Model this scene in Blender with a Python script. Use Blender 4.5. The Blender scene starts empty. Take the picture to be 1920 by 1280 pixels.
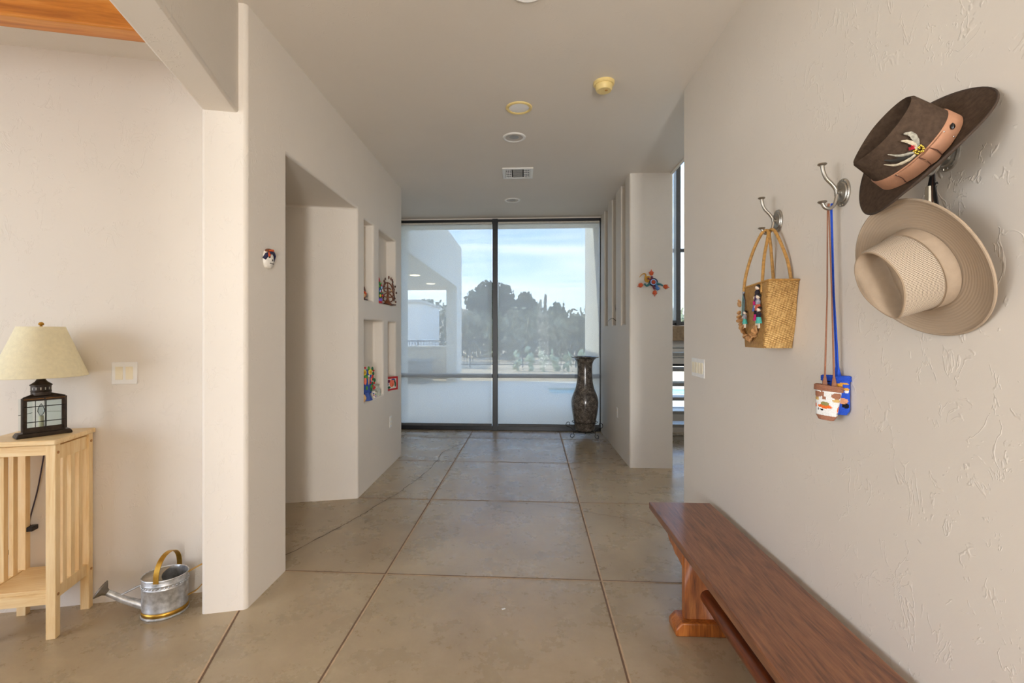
import bpy, bmesh, math, random
from mathutils import Vector, Matrix, Euler, noise
random.seed(7)
PI = math.pi
scn = bpy.context.scene
COL = scn.collection

# ------------------------------------------------------------------ materials
def lin(c):
    return tuple(((x/255)/12.92 if x/255 <= .04045 else ((x/255+.055)/1.055)**2.4) for x in c) + (1.0,)

class NT:
    def __init__(s, m):
        s.t = m.node_tree; s.n = s.t.nodes; s.l = s.t.links
        s.b = s.n['Principled BSDF']; s.out = s.n['Material Output']
    def new(s, typ, **kw):
        n = s.n.new(typ)
        for k, v in kw.items():
            if k.startswith('i_'): n.inputs[k[2:].replace('_', ' ')].default_value = v
            else: setattr(n, k, v)
        return n
    def link(s, a, b): s.l.new(a, b)
    def coords(s, scale=(1, 1, 1), rot=(0, 0, 0), loc=(0, 0, 0), kind='Object'):
        tc = s.new('ShaderNodeTexCoord'); mp = s.new('ShaderNodeMapping')
        mp.inputs['Scale'].default_value = scale; mp.inputs['Rotation'].default_value = rot
        mp.inputs['Location'].default_value = loc
        s.link(tc.outputs[kind], mp.inputs['Vector']); return mp.outputs['Vector']
    def noise(s, vec, scale, detail=4, rough=.55, dist=0):
        n = s.new('ShaderNodeTexNoise'); n.inputs['Scale'].default_value = scale
        n.inputs['Detail'].default_value = detail; n.inputs['Roughness'].default_value = rough
        n.inputs['Distortion'].default_value = dist
        s.link(vec, n.inputs['Vector']); return n.outputs['Fac']
    def ramp(s, fac, stops):
        r = s.new('ShaderNodeValToRGB'); e = r.color_ramp.elements
        while len(e) < len(stops): e.new(.5)
        for i, (p, c) in enumerate(stops):
            e[i].position = p; e[i].color = c if len(c) == 4 else lin(c)
        s.link(fac, r.inputs['Fac']); return r.outputs['Color']
    def bump(s, h, strength, dist=.01, prev=None):
        b = s.new('ShaderNodeBump'); b.inputs['Strength'].default_value = strength
        b.inputs['Distance'].default_value = dist; s.link(h, b.inputs['Height'])
        if prev is not None: s.link(prev, b.inputs['Normal'])
        return b.outputs['Normal']
    def math(s, op, a, b=None):
        m = s.new('ShaderNodeMath', operation=op)
        for i, x in enumerate((a, b)):
            if x is None: continue
            if isinstance(x, (int, float)): m.inputs[i].default_value = x
            else: s.link(x, m.inputs[i])
        return m.outputs[0]

def newmat(name):
    m = bpy.data.materials.new(name); m.use_nodes = True
    return m, NT(m)

def M(name, rgb, rough=.6, metal=0., var=.12, scale=30, bump=0., bscale=80, spec=.5, coat=0.):
    m, t = newmat(name)
    t.b.inputs['Roughness'].default_value = rough; t.b.inputs['Metallic'].default_value = metal
    t.b.inputs['Specular IOR Level'].default_value = spec
    t.b.inputs['Coat Weight'].default_value = coat
    v = t.coords()
    c = lin(rgb)
    lo = tuple(x*(1-var) for x in c[:3])+(1,); hi = tuple(min(1, x*(1+var)) for x in c[:3])+(1,)
    t.link(t.ramp(t.noise(v, scale), [(.3, lo), (.7, hi)]), t.b.inputs['Base Color'])
    if bump: t.link(t.bump(t.noise(v, bscale, 3), bump, .004), t.b.inputs['Normal'])
    return m

def wood(name, c1, c2, c3, axis='Y', scale=6, rough=.4, coat=.0, stretch=.08, knots=0):
    m, t = newmat(name)
    sc = {'X': (stretch, 1, 1), 'Y': (1, stretch, 1), 'Z': (1, 1, stretch)}[axis]
    v = t.coords(tuple(x*scale for x in sc))
    n1 = t.noise(v, 5, 6, .6, 1.2); n2 = t.noise(v, 22, 4, .6, .4)
    mix = t.math('ADD', t.math('MULTIPLY', n1, .7), t.math('MULTIPLY', n2, .3))
    col = t.ramp(mix, [(.33, c1), (.5, c2), (.67, c3)])
    if knots:
        vo = t.new('ShaderNodeTexVoronoi'); vo.inputs['Scale'].default_value = knots
        t.link(t.coords(tuple((1 if x == 1 else .45) for x in sc)), vo.inputs['Vector'])
        k = t.ramp(vo.outputs['Distance'], [(.06, (70, 35, 12)), (.16, (255, 255, 255))])
        mx = t.new('ShaderNodeMix', data_type='RGBA', blend_type='MULTIPLY'); mx.inputs[0].default_value = .85
        t.link(col, mx.inputs[6]); t.link(k, mx.inputs[7]); col = mx.outputs[2]
    t.link(col, t.b.inputs['Base Color'])
    t.b.inputs['Roughness'].default_value = rough; t.b.inputs['Coat Weight'].default_value = coat
    t.b.inputs['Coat Roughness'].default_value = .25
    t.link(t.bump(n2, .08, .003), t.b.inputs['Normal'])
    return m

def plaster(name, rgb, trowel=.55):
    m, t = newmat(name)
    v = t.coords()
    big = t.noise(v, 1.3, 3); c = lin(rgb)
    t.link(t.ramp(big, [(.3, tuple(x*.96 for x in c[:3])+(1,)), (.7, c)]), t.b.inputs['Base Color'])
    t.b.inputs['Roughness'].default_value = .62
    # skip trowel ridges: thin bent lines where a warped noise crosses mid value, thinned out by a mask
    w = t.noise(t.coords((1, 1, .6)), 13, 3, .6, .8)
    ridge = t.math('ABSOLUTE', t.math('SUBTRACT', w, .5))
    ridge = t.math('SUBTRACT', 1.0, t.math('MINIMUM', t.math('MULTIPLY', ridge, 42), 1.0))
    mask = t.math('GREATER_THAN', t.noise(v, 9, 4, .7), .52)
    ridge = t.math('MULTIPLY', ridge, mask)
    fine = t.noise(v, 55, 3, .6)
    flat = t.noise(v, 9, 2)
    h = t.math('ADD', t.math('MULTIPLY', ridge, .8), t.math('ADD', t.math('MULTIPLY', fine, .12), t.math('MULTIPLY', flat, .6)))
    t.link(t.bump(h, trowel, .004), t.b.inputs['Normal'])
    return m

WALL = plaster('wall_plaster', (226, 218, 207), .30)
CEIL = plaster('ceiling_plaster', (226, 218, 207), .2)
WHITE = M('white_plastic', (236, 234, 230), .35, var=.02)
IVORY = M('ivory_plastic', (236, 226, 200), .35, var=.03)
YELLOWED = M('yellowed_plastic', (232, 208, 140), .45, var=.05)
BLACKFRAME = M('dark_bronze_frame', (24, 25, 28), .35, var=.1, spec=.5)
GREYFRAME = M('grey_bronze', (74, 74, 74), .5)
DARKIRON = M('dark_iron', (44, 40, 38), .5, .6)
PEWTER = M('pewter_metal', (172, 166, 156), .33, .9, var=.15, scale=60, bump=.1)
GALV = M('galvanised_steel', (196, 198, 200), .38, .7, var=.3, scale=45, bump=.15, bscale=60)
GALVDK = M('weathered_steel', (132, 124, 112), .5, .7, var=.25, scale=40)
BRASS = M('aged_brass', (196, 152, 66), .32, .9, var=.2, scale=30)
BRONZE = M('worn_bronze_paint', (54, 44, 36), .42, .5, var=.35, scale=50)
GOLDEDGE = M('rubbed_gold_edge', (140, 98, 48), .4, .6, var=.3, scale=40)
SHADE = M('cream_linen', (230, 221, 188), .85, var=.05, scale=60, bump=.15, bscale=220)
CANDLE = M('ivory_candle', (236, 222, 184), .5, var=.04)
PINE = wood('pale_pine', (228, 190, 132), (240, 210, 158), (248, 224, 180), 'Z', 7, .45)
PINEX = wood('pale_pine_flat', (226, 188, 130), (240, 210, 158), (248, 224, 180), 'X', 7, .42, .15)
BENCHTOP = wood('walnut_brown_wood', (84, 50, 32), (126, 79, 51), (152, 101, 67), 'Y', 9, .36, .25)
BENCHLEG = wood('orange_brown_wood', (104, 52, 16), (166, 92, 34), (198, 124, 58), 'Z', 8, .38, .2)
BENCHROD = wood('dark_reddish_wood', (70, 30, 14), (112, 54, 26), (140, 72, 36), 'Y', 8, .3, .3)
BEAM = wood('varnished_pine_beam', (170, 96, 24), (206, 126, 42), (226, 156, 74), 'X', 3.2, .4, .2, knots=2.2)
FELT = M('brown_felt', (74, 60, 49), .95, var=.22, scale=90, bump=.25, bscale=400, spec=.1)
RIBBON = M('tan_grosgrain', (172, 124, 94), .7, var=.06, scale=80, bump=.15, bscale=300)
CANVAS = M('khaki_canvas', (160, 141, 120), .9, var=.05, scale=60, bump=.2, bscale=500, spec=.2)
CANVASD = M('khaki_canvas_dark', (150, 130, 108), .9, var=.06, scale=60, bump=.2, bscale=500, spec=.2)  # slightly darker khaki for piping and stitching
LEATHER = M('black_leather', (30, 26, 28), .4, var=.2)
BROWNLEATHER = M('brown_leather', (92, 56, 36), .5, var=.2)
SILVER = M('silver_metal', (200, 196, 188), .25, .95)

def floor_mat():
    m, t = newmat('stained_concrete')
    v = t.coords()
    n1 = t.noise(v, 1.4, 7, .6, .35); n2 = t.noise(v, 4.2, 8, .72, 0); n3 = t.noise(v, 45, 4, .6)
    mix = t.math('ADD', t.math('MULTIPLY', n1, .62), t.math('ADD', t.math('MULTIPLY', n2, .28), t.math('MULTIPLY', n3, .1)))
    col = t.ramp(mix, [(.28, (146, 128, 103)), (.45, (166, 148, 120)), (.56, (178, 160, 131)), (.72, (194, 177, 148))])
    warm = t.noise(t.coords(loc=(3, 5, 0)), 1.1, 5, .6, .4)
    mx = t.new('ShaderNodeMix', data_type='RGBA', blend_type='MIX')
    t.link(t.math('MULTIPLY', t.math('SUBTRACT', warm, .45), 1.1), mx.inputs[0])
    t.link(col, mx.inputs[6]); mx.inputs[7].default_value = lin((176, 150, 124)); t.link(mx.outputs[2], t.b.inputs['Base Color'])
    r = t.ramp(n2, [(.3, (.22,)*3+(1,)), (.7, (.36,)*3+(1,))])
    t.link(r, t.b.inputs['Roughness'])
    t.b.inputs['Specular IOR Level'].default_value = .5
    t.link(t.bump(n2, .05, .004), t.b.inputs['Normal'])
    return m
FLOOR = floor_mat()
JOINTD = M('joint_groove_shade', (112, 86, 64), .8, var=.2)  # joint groove's shaded and lit sides, painted in as dark and tan strips
JOINTL = M('joint_groove_lit_side', (196, 170, 138), .8, var=.15)
CRACK = M('crack_dark', (70, 56, 42), .9, var=.2)

def glass_mat(name, tint=(240, 246, 246), fac=.93):
    m, t = newmat(name)
    tr = t.new('ShaderNodeBsdfTransparent'); tr.inputs[0].default_value = lin(tint)
    gl = t.new('ShaderNodeBsdfGlossy'); gl.inputs['Roughness'].default_value = .03
    mx = t.new('ShaderNodeMixShader'); mx.inputs[0].default_value = 1-fac
    fr = t.new('ShaderNodeFresnel'); fr.inputs['IOR'].default_value = 1.3
    t.link(fr.outputs[0], mx.inputs[0])
    t.link(tr.outputs[0], mx.inputs[1]); t.link(gl.outputs[0], mx.inputs[2]); t.link(mx.outputs[0], t.out.inputs['Surface'])
    return m
GLASS = glass_mat('clear_glass')

def blind_mat():
    m, t = newmat('solar_blind_weave')
    v = t.coords((60, 60, 420)); v2 = t.coords((420, 60, 60))
    n = t.math('ADD', t.math('MULTIPLY', t.noise(v, 1, 3), .6), t.math('MULTIPLY', t.noise(v2, 1, 3), .4))
    fac = t.new('ShaderNodeMapRange'); fac.inputs['From Min'].default_value = .35; fac.inputs['From Max'].default_value = .65
    fac.inputs['To Min'].default_value = BL_LO; fac.inputs['To Max'].default_value = BL_HI
    t.link(n, fac.inputs['Value'])
    tr = t.new('ShaderNodeBsdfTransparent'); tr.inputs[0].default_value = (1, 1, 1, 1)
    di = t.new('ShaderNodeBsdfDiffuse'); di.inputs[0].default_value = lin((214, 216, 214))
    tl = t.new('ShaderNodeBsdfTranslucent'); tl.inputs[0].default_value = lin((214, 216, 214))
    a = t.new('ShaderNodeMixShader'); a.inputs[0].default_value = .5
    t.link(di.outputs[0], a.inputs[1]); t.link(tl.outputs[0], a.inputs[2])
    b = t.new('ShaderNodeMixShader'); t.link(fac.outputs[0], b.inputs[0])
    t.link(tr.outputs[0], b.inputs[1]); t.link(a.outputs[0], b.inputs[2]); t.link(b.outputs[0], t.out.inputs['Surface'])
    return m
BL_LO, BL_HI = .44, .58
BLIND = blind_mat()

# ------------------------------------------------------------------ mesh helpers
def BM(): return bmesh.new()
def xf(mat, p): return mat @ Vector(p) if mat is not None else Vector(p)

def box(bm, c, s, mat=None, mi=0):
    x, y, z = c; a, b, d = s[0]/2, s[1]/2, s[2]/2
    vs = [bm.verts.new(xf(mat, (x+i*a, y+j*b, z+k*d))) for i in (-1, 1) for j in (-1, 1) for k in (-1, 1)]
    for f in ((0, 1, 3, 2), (4, 6, 7, 5), (0, 4, 5, 1), (2, 3, 7, 6), (0, 2, 6, 4), (1, 5, 7, 3)):
        bm.faces.new([vs[i] for i in f]).material_index = mi

def bx(bm, x0, x1, y0, y1, z0, z1, mat=None, mi=0):
    box(bm, ((x0+x1)/2, (y0+y1)/2, (z0+z1)/2), (x1-x0, y1-y0, z1-z0), mat, mi)

def lathe(bm, prof, seg=32, mat=None, mi=0, sx=1., sy=1., close_ends=True):
    rings = []
    for r, z in prof:
        if r < 1e-6: rings.append([bm.verts.new(xf(mat, (0, 0, z)))])
        else: rings.append([bm.verts.new(xf(mat, (r*sx*math.cos(2*PI*i/seg), r*sy*math.sin(2*PI*i/seg), z))) for i in range(seg)])
    for A, B in zip(rings, rings[1:]):
        for i in range(seg):
            j = (i+1) % seg
            if len(A) == 1 and len(B) == 1: continue
            if len(A) == 1: f = bm.faces.new([A[0], B[j], B[i]])
            elif len(B) == 1: f = bm.faces.new([A[i], A[j], B[0]])
            else: f = bm.faces.new([A[i], A[j], B[j], B[i]])
            f.material_index = mi
    if close_ends:
        for R, fl in ((rings[0], True), (rings[-1], False)):
            if len(R) > 1:
                f = bm.faces.new(R[::-1] if fl else R); f.material_index = mi

def frame(d):
    d = Vector(d).normalized(); u = Vector((0, 0, 1)) if abs(d.z) < .9 else Vector((1, 0, 0))
    a = d.cross(u).normalized(); return a, d.cross(a).normalized()

def tube(bm, pts, r, seg=10, mi=0, closed=False, mat=None, flat=None):
    """a round (or flat: (width, thickness)) tube along points; r may be a list"""
    P = [Vector(p) for p in pts]; n = len(P)
    R = r if isinstance(r, (list, tuple)) else [r]*n
    rings = []; prev = None
    for i, p in enumerate(P):
        if closed: d = P[(i+1) % n]-P[i-1]
        else: d = P[min(i+1, n-1)]-P[max(i-1, 0)]
        d.normalize()
        if prev is None: a, b = frame(d)
        else:
            a = prev-d*prev.dot(d)
            if a.length < 1e-5: a, _ = frame(d)
            a.normalize(); b = d.cross(a)
        prev = a; ring = []
        for k in range(seg):
            t = 2*PI*k/seg
            q = p+(a*math.cos(t)+b*math.sin(t))*R[i]
            ring.append(bm.verts.new(xf(mat, q)))
        rings.append(ring)
    m = n if closed else n-1
    for i in range(m):
        A, B = rings[i], rings[(i+1) % n]
        for k in range(seg):
            j = (k+1) % seg
            bm.faces.new([A[k], A[j], B[j], B[k]]).material_index = mi
    if not closed:
        bm.faces.new(rings[0][::-1]).material_index = mi; bm.faces.new(rings[-1]).material_index = mi

def cyl(bm, p0, p1, r, seg=16, mi=0, mat=None, r1=None): tube(bm, [p0, p1], [r, r if r1 is None else r1], seg, mi, mat=mat)

def strap(bm, pts, w, th, up, mi=0, mat=None):
    """flat band: width w along 'up' side vector, thickness th"""
    P = [Vector(p) for p in pts]; n = len(P); rings = []
    for i, p in enumerate(P):
        d = (P[min(i+1, n-1)]-P[max(i-1, 0)]).normalized()
        s = Vector(up); s = (s-d*s.dot(d)).normalized(); nn = d.cross(s)
        rings.append([bm.verts.new(xf(mat, p+s*a*w/2+nn*b*th/2)) for a, b in ((-1, -1), (1, -1), (1, 1), (-1, 1))])
    for A, B in zip(rings, rings[1:]):
        for k in range(4):
            bm.faces.new([A[k], A[(k+1) % 4], B[(k+1) % 4], B[k]]).material_index = mi
    bm.faces.new(rings[0][::-1]).material_index = mi; bm.faces.new(rings[-1]).material_index = mi

def ball(bm, c, r, seg=12, mi=0, mat=None):
    rx, ry, rz = r if isinstance(r, (tuple, list)) else (r, r, r)
    prof = [(math.sin(PI*i/(seg//2+1)), -math.cos(PI*i/(seg//2+1))) for i in range(seg//2+2)]
    prof[0] = (0, -1); prof[-1] = (0, 1)
    T = Matrix.Translation(Vector(c)) @ Matrix.Diagonal((rx, ry, rz, 1))
    lathe(bm, prof, seg, (mat @ T) if mat is not None else T, mi)

def prism(bm, poly, z0, z1, mat=None, mi=0):
    A = [bm.verts.new(xf(mat, (x, y, z0))) for x, y in poly]; B = [bm.verts.new(xf(mat, (x, y, z1))) for x, y in poly]
    bm.faces.new(A[::-1]).material_index = mi; bm.faces.new(B).material_index = mi
    n = len(poly)
    for i in range(n): bm.faces.new([A[i], A[(i+1) % n], B[(i+1) % n], B[i]]).material_index = mi

def loft(bm, rings, mi=0, closed=True, caps=True, mat=None):
    V = [[bm.verts.new(xf(mat, p)) for p in R] for R in rings]; n = len(V[0])
    for A, B in zip(V, V[1:]):
        for i in range(n if closed else n-1):
            j = (i+1) % n
            bm.faces.new([A[i], A[j], B[j], B[i]]).material_index = mi
    if caps:
        bm.faces.new(V[0][::-1]).material_index = mi; bm.faces.new(V[-1]).material_index = mi

def obj(name, bm, mats, parent=None, smooth=35, bevel=0, bseg=2, loc=None, label=None, solid=0):
    bmesh.ops.recalc_face_normals(bm, faces=bm.faces[:])
    me = bpy.data.meshes.new(name); bm.to_mesh(me); bm.free()
    o = bpy.data.objects.new(name, me); COL.objects.link(o)
    for m in (mats if isinstance(mats, (list, tuple)) else [mats]): me.materials.append(m)
    if smooth:
        me.polygons.foreach_set('use_smooth', [True]*len(me.polygons)); me.set_sharp_from_angle(angle=math.radians(smooth))
    if solid:
        s = o.modifiers.new('s', 'SOLIDIFY'); s.thickness = solid; s.offset = 0
    if bevel:
        b = o.modifiers.new('b', 'BEVEL'); b.width = bevel; b.segments = bseg; b.limit_method = 'ANGLE'; b.angle_limit = math.radians(30)
        b.harden_normals = False
    if parent is not None: o.parent = parent
    if loc is not None: o.location = loc
    if label: o['label'] = label
    return o

def tag(o, label, cat, group=None):
    o['label'] = label; o['category'] = cat
    if group: o['group'] = group
    return o

def thing(name, label, cat, loc=(0, 0, 0), rot=None, group=None):
    o = bpy.data.objects.new(name, None); COL.objects.link(o); o.empty_display_size = .05
    if rot is not None: o.matrix_world = Matrix.Translation(Vector(loc)) @ rot.to_4x4()
    else: o.location = loc
    return tag(o, label, cat, group)

def struct(name, bm, mats, **kw):
    o = obj(name, bm, mats, **kw); o['kind'] = 'structure'; return o

def copy_tree(o, loc, rot=None, label=None):
    c = o.copy(); COL.objects.link(c); c.location = loc
    if label: c['label'] = label
    def rec(a, b):
        for ch in list(a.children):
            d = ch.copy(); COL.objects.link(d); d.parent = b; rec(ch, d)
    rec(o, c); return c

def catmull(pts, n=6):
    P = [Vector(p) for p in pts]; out = []
    for i in range(len(P)-1):
        a, b, c, d = P[max(i-1, 0)], P[i], P[i+1], P[min(i+2, len(P)-1)]
        for k in range(n):
            t = k/n
            out.append(.5*((2*b)+(c-a)*t+(2*a-5*b+4*c-d)*t*t+(3*b-a-3*c+d)*t**3))
    out.append(P[-1]); return out

# ------------------------------------------------------------------ frames of reference
XL, XR, HC, YW = -1.37, 1.085, 3.01, 6.65       # corridor walls, ceiling height, window wall
AR = math.radians(15.4)                          # the lounge on the left is turned by this much
RZ = Matrix.Rotation(AR, 4, 'Z')
def E(a, b, z=0): return Vector((a*math.cos(AR)-b*math.sin(AR), a*math.sin(AR)+b*math.cos(AR), z))
def E2(a, b): v = E(a, b); return (v.x, v.y)
RL = Matrix.Rotation(AR, 3, 'Z')

# ------------------------------------------------------------------ floor
bm = BM()
bx(bm, -6.5, 4.2, -4.2, 6.75, -.12, 0, mi=0)
def floor_strip(p, q, w, mi, z):
    p, q = Vector((*p, 0)), Vector((*q, 0)); d = (q-p).normalized(); s = Vector((-d.y, d.x, 0))*w/2
    vs = [bm.verts.new(a+b+Vector((0, 0, z))) for a, b in ((p, -s), (q, -s), (q, s), (p, s))]
    bm.faces.new(vs).material_index = mi
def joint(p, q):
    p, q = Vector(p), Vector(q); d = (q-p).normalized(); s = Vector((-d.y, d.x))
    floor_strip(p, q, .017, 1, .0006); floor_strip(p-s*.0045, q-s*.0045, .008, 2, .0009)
def ex(p, q, y): t = (y-p[1])/(q[1]-p[1]); return (p[0]+(q[0]-p[0])*t, y)
TL, TR = ((-.796, 1.799), (-.701, 6.552)), ((.419, 1.868), (.515, 6.621))
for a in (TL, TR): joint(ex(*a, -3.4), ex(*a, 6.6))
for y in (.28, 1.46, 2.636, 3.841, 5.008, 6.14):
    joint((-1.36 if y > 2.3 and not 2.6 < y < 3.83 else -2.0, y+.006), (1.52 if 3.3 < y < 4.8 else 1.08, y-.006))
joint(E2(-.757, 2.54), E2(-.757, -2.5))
def crack(pts, w):
    rng = random.Random(3); P = []
    for (a, b), (c, d) in zip(pts, pts[1:]):
        for k in range(4):
            t = k/4; P.append((a+(c-a)*t+rng.uniform(-.008, .008), b+(d-b)*t+rng.uniform(-.008, .008)))
    P.append(pts[-1])
    for p, q in zip(P, P[1:]): floor_strip(p, q, w*rng.uniform(.6, 1.4), 3, .0012)
crack([(-1.62, 2.43), (-1.459, 2.842), (-1.387, 3.025), (-1.319, 3.204), (-1.242, 3.405), (-1.207, 3.524), (-1.16, 3.704), (-1.115, 3.859), (-1.061, 4.011),
       (-1.029, 4.198), (-.982, 4.446), (-.937, 4.707), (-.923, 5.043), (-.935, 5.346), (-.857, 5.592), (-.74, 5.827)], .006)
crack([(-.202, 3.818), (.174, 3.78), (.475, 3.646), (.68, 3.569), (.856, 3.483), (1.002, 3.385)], .0022)
struct('floor', bm, [FLOOR, JOINTD, JOINTL, CRACK], smooth=0)

# ------------------------------------------------------------------ walls of the corridor
def quad(bm, *p): return bm.faces.new([bm.verts.new(Vector(a)) for a in p])
def vstrip(bm, p, q, zs):
    for a, b in zip(zs, zs[1:]): quad(bm, (*p, a), (*q, a), (*q, b), (*p, b))

def wall_grid(bm, x, ys, zs, holes, depth):
    """front face in the plane X = x cut at ys, zs; holes = {(y0,y1,z0,z1): 'niche'|'open'}; depth signed in X"""
    def inside(yc, zc):
        for (a, b, c, d), k in holes.items():
            if a < yc < b and c < zc < d: return k
    for y0, y1 in zip(ys, ys[1:]):
        for z0, z1 in zip(zs, zs[1:]):
            k = inside((y0+y1)/2, (z0+z1)/2)
            if k is None: quad(bm, (x, y0, z0), (x, y1, z0), (x, y1, z1), (x, y0, z1))
            elif k == 'niche': quad(bm, (x+depth, y0, z0), (x+depth, y1, z0), (x+depth, y1, z1), (x+depth, y0, z1))
    for (a, b, c, d), k in holes.items():
        if k != 'niche': continue
        Z = [z for z in zs if c-1e-6 <= z <= d+1e-6]; Y = [y for y in ys if a-1e-6 <= y <= b+1e-6]
        for z0, z1 in zip(Z, Z[1:]):
            for y in (a, b): quad(bm, (x, y, z0), (x+depth, y, z0), (x+depth, y, z1), (x, y, z1))
        for y0, y1 in zip(Y, Y[1:]):
            for z in (c, d): quad(bm, (x, y0, z), (x, y1, z), (x+depth, y1, z), (x+depth, y0, z))

def weld(bm): bmesh.ops.remove_doubles(bm, verts=bm.verts[:], dist=.0004)

bm = BM()
YS = [2.259, 2.655, 3.833, 3.995, 4.257, 4.418, 4.556, 4.722, 5.012, 5.25]
ZS = [0, .775, 1.492, 1.667, 2.368, 2.412, 3.02]
NICHE = {(3.995, 4.257, 1.667, 2.368): 'niche', (4.418, 5.012, 1.667, 2.368): 'niche',
         (3.995, 4.556, .775, 1.492): 'niche', (4.722, 5.012, .775, 1.492): 'niche'}
wall_grid(bm, XL, YS, ZS, {**NICHE, (2.655, 3.833, 0, 2.412): 'open'}, -.105)
P0 = (-1.567, 2.205)
PB = E2(-.925, 2.79)
vstrip(bm, P0, (XL, 2.259), ZS)                    # pilaster face towards the camera
vstrip(bm, PB, P0, ZS)                             # pilaster's return to the lounge wall
NJ = E2(-1.25, 2.88); NJ2 = E2(-4.9, 2.88)
LZ = ZS[:6]
vstrip(bm, (XL, 2.655), NJ, LZ); vstrip(bm, NJ, NJ2, LZ)     # near jamb (hidden)
FJ = (-5.6, 2.766)
vstrip(bm, (XL, 3.833), FJ, LZ)                    # far jamb of the passage, splayed
quad(bm, (XL, 2.655, 2.412), (XL, 3.833, 2.412), (*FJ, 2.412), (*NJ2, 2.412), (*NJ, 2.412))   # soffit of the passage
vstrip(bm, (XL, 5.25), (-1.75, 5.25), ZS)          # end of the wall by the window
vstrip(bm, (-1.75, 5.25), (-2.9, 5.25), ZS)
weld(bm)
struct('wall_left', bm, WALL, bevel=.016, bseg=3, smooth=50)

bm = BM(); vstrip(bm, (-5.55, 1.3), (-5.55, 3.0), [0, 2.412]); struct('wall_passage', bm, WALL, solid=.04)

# lounge (turned) : back wall, header, ceiling, beam, far side walls with a window
bm = BM(); prism(bm, [E2(-4.6, 2.762), E2(-.90, 2.762), E2(-.90, 2.86), E2(-4.6, 2.86)], 0, 3.4); struct('wall_lounge', bm, WALL)
bm = BM(); prism(bm, [E2(-.925, 2.60), E2(-.758, 2.60), E2(-.758, -2.2), E2(-.925, -2.2)], 2.465, 3.4)
struct('trim_1', bm, WALL, bevel=.014, bseg=3, smooth=50)
bm = BM(); prism(bm, [E2(-4.7, 2.87), E2(-.87, 2.87), E2(-.87, -3.2), E2(-4.7, -3.2)], 2.79, 2.9); struct('ceiling_lounge', bm, CEIL)
bm = BM(); bx(bm, -4.5, -.93, 2.196, 2.284, 2.615, 2.80)
o = struct('beam', bm, BEAM, bevel=.006); o.rotation_euler = (0, 0, AR)

# lounge's outer wall with its daylight window, and the wall behind the camera with the glazed entry
def wall_panel(name, p, q, z1, hole, th=.12, frame=None):
    """wall from p to q with one rectangular opening hole=(s0,s1,z0,z1) along it"""
    p, q = Vector((*p, 0)), Vector((*q, 0)); L = (q-p).length; d = (q-p)/L; n = Vector((-d.y, d.x, 0))
    T = Matrix(((d.x, n.x, 0, p.x), (d.y, n.y, 0, p.y), (0, 0, 1, 0), (0, 0, 0, 1)))
    s0, s1, a, b = hole; bm = BM()
    if a > 0: bx(bm, 0, L, -th, 0, 0, a, T)
    bx(bm, 0, L, -th, 0, b, z1, T); bx(bm, 0, s0, -th, 0, a, b, T); bx(bm, s1, L, -th, 0, a, b, T)
    return struct(name, bm, WALL), T
wall_panel('wall_lounge_outer', E2(-4.6, 2.86), E2(-4.6, -2.6), 3.4, (1.2, 4.2, .35, 2.5))
wall_panel('wall_entry', (-4.2, -3.6), (1.3, -3.6), 3.4, (3.3, 5.3, .05, 2.6))
bm = BM(); prism(bm, [E2(-4.6, -2.6), (-4.2, -3.6), (-4.2, -3.72), E2(-4.72, -2.6)], 0, 3.4); struct('wall_corner', bm, WALL)

# added unseen partition behind the camera, keeps entry light off the lounge wall
bm = BM(); bx(bm, -.42, -.30, -3.6, -1.0, 0, 3.3); struct('wall_light_block', bm, WALL)
# right wall, its end, ceiling
bm = BM(); bx(bm, XR, XR+.14, -3.6, 3.24, 0, 3.3); struct('wall_right', bm, WALL, bevel=.014, bseg=3, smooth=50)
bm = BM(); prism(bm, [(-3.2, 6.75), (1.53, 6.75), (1.53, 3.2), (1.3, 3.2), (1.3, -3.7), (.3, -3.7), E2(-.85, -2.2), E2(-.85, 2.58), (-1.8, 2.38), (-3.2, 2.38)], HC, HC+.3)
struct('ceiling', bm, CEIL)

# slotted wall on the right, before the stairwell
bm = BM()
PX = 1.093
ys = [4.87, 5.074, 5.292, 5.592, 5.824, 6.114, 6.351, 6.68]; zs = [0, 1.47, 3.02]
wall_grid(bm, PX, ys, zs, {(5.074, 5.292, 1.47, 3.02): 'niche', (5.592, 5.824, 1.47, 3.02): 'niche', (6.114, 6.351, 1.47, 3.02): 'niche'}, .30)
vstrip(bm, (PX, 4.87), (1.527, 4.87), zs); vstrip(bm, (1.527, 4.87), (1.527, 6.68), zs)
weld(bm)
struct('wall_slotted', bm, WALL, bevel=.013, bseg=3, smooth=50)

# ------------------------------------------------------------------ window wall
def window_frame(name, x0, x1, z0, z1, y, verts, bars, w, mat, pane_y=.03):
    bm = BM(); d = .09
    bx(bm, x0, x1, y, y+d, z1-w*.8, z1); bx(bm, x0, x1, y, y+d, z0, z0+w)
    bx(bm, x0, x0+w*.6, y, y+d, z0, z1); bx(bm, x1-w*.6, x1, y, y+d, z0, z1)
    o = struct(name, bm, mat, bevel=.003, smooth=0)
    for i, v in enumerate(verts):
        b = BM(); bx(b, v-w*.62, v+w*.62, y-.03, y+d, z0, z1); obj('mullion', b, mat, o, smooth=0, bevel=.004)
    xs = [x0]+list(verts)+[x1]
    for a, c in zip(xs, xs[1:]):
        for zb in bars:
            b = BM(); bx(b, a+w*.5, c-w*.5, y+.02, y+d, zb-w*.45, zb+w*.45); obj('transom', b, mat, o, smooth=0, bevel=.004)
        zz = [z0]+list(bars)+[z1]
        for e, f in zip(zz, zz[1:]):
            b = BM(); bx(b, a+w*.3, c-w*.3, y+.05, y+.056, e+w*.3, f-w*.3); obj('pane', b, GLASS, o, smooth=0)
    return o
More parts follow.
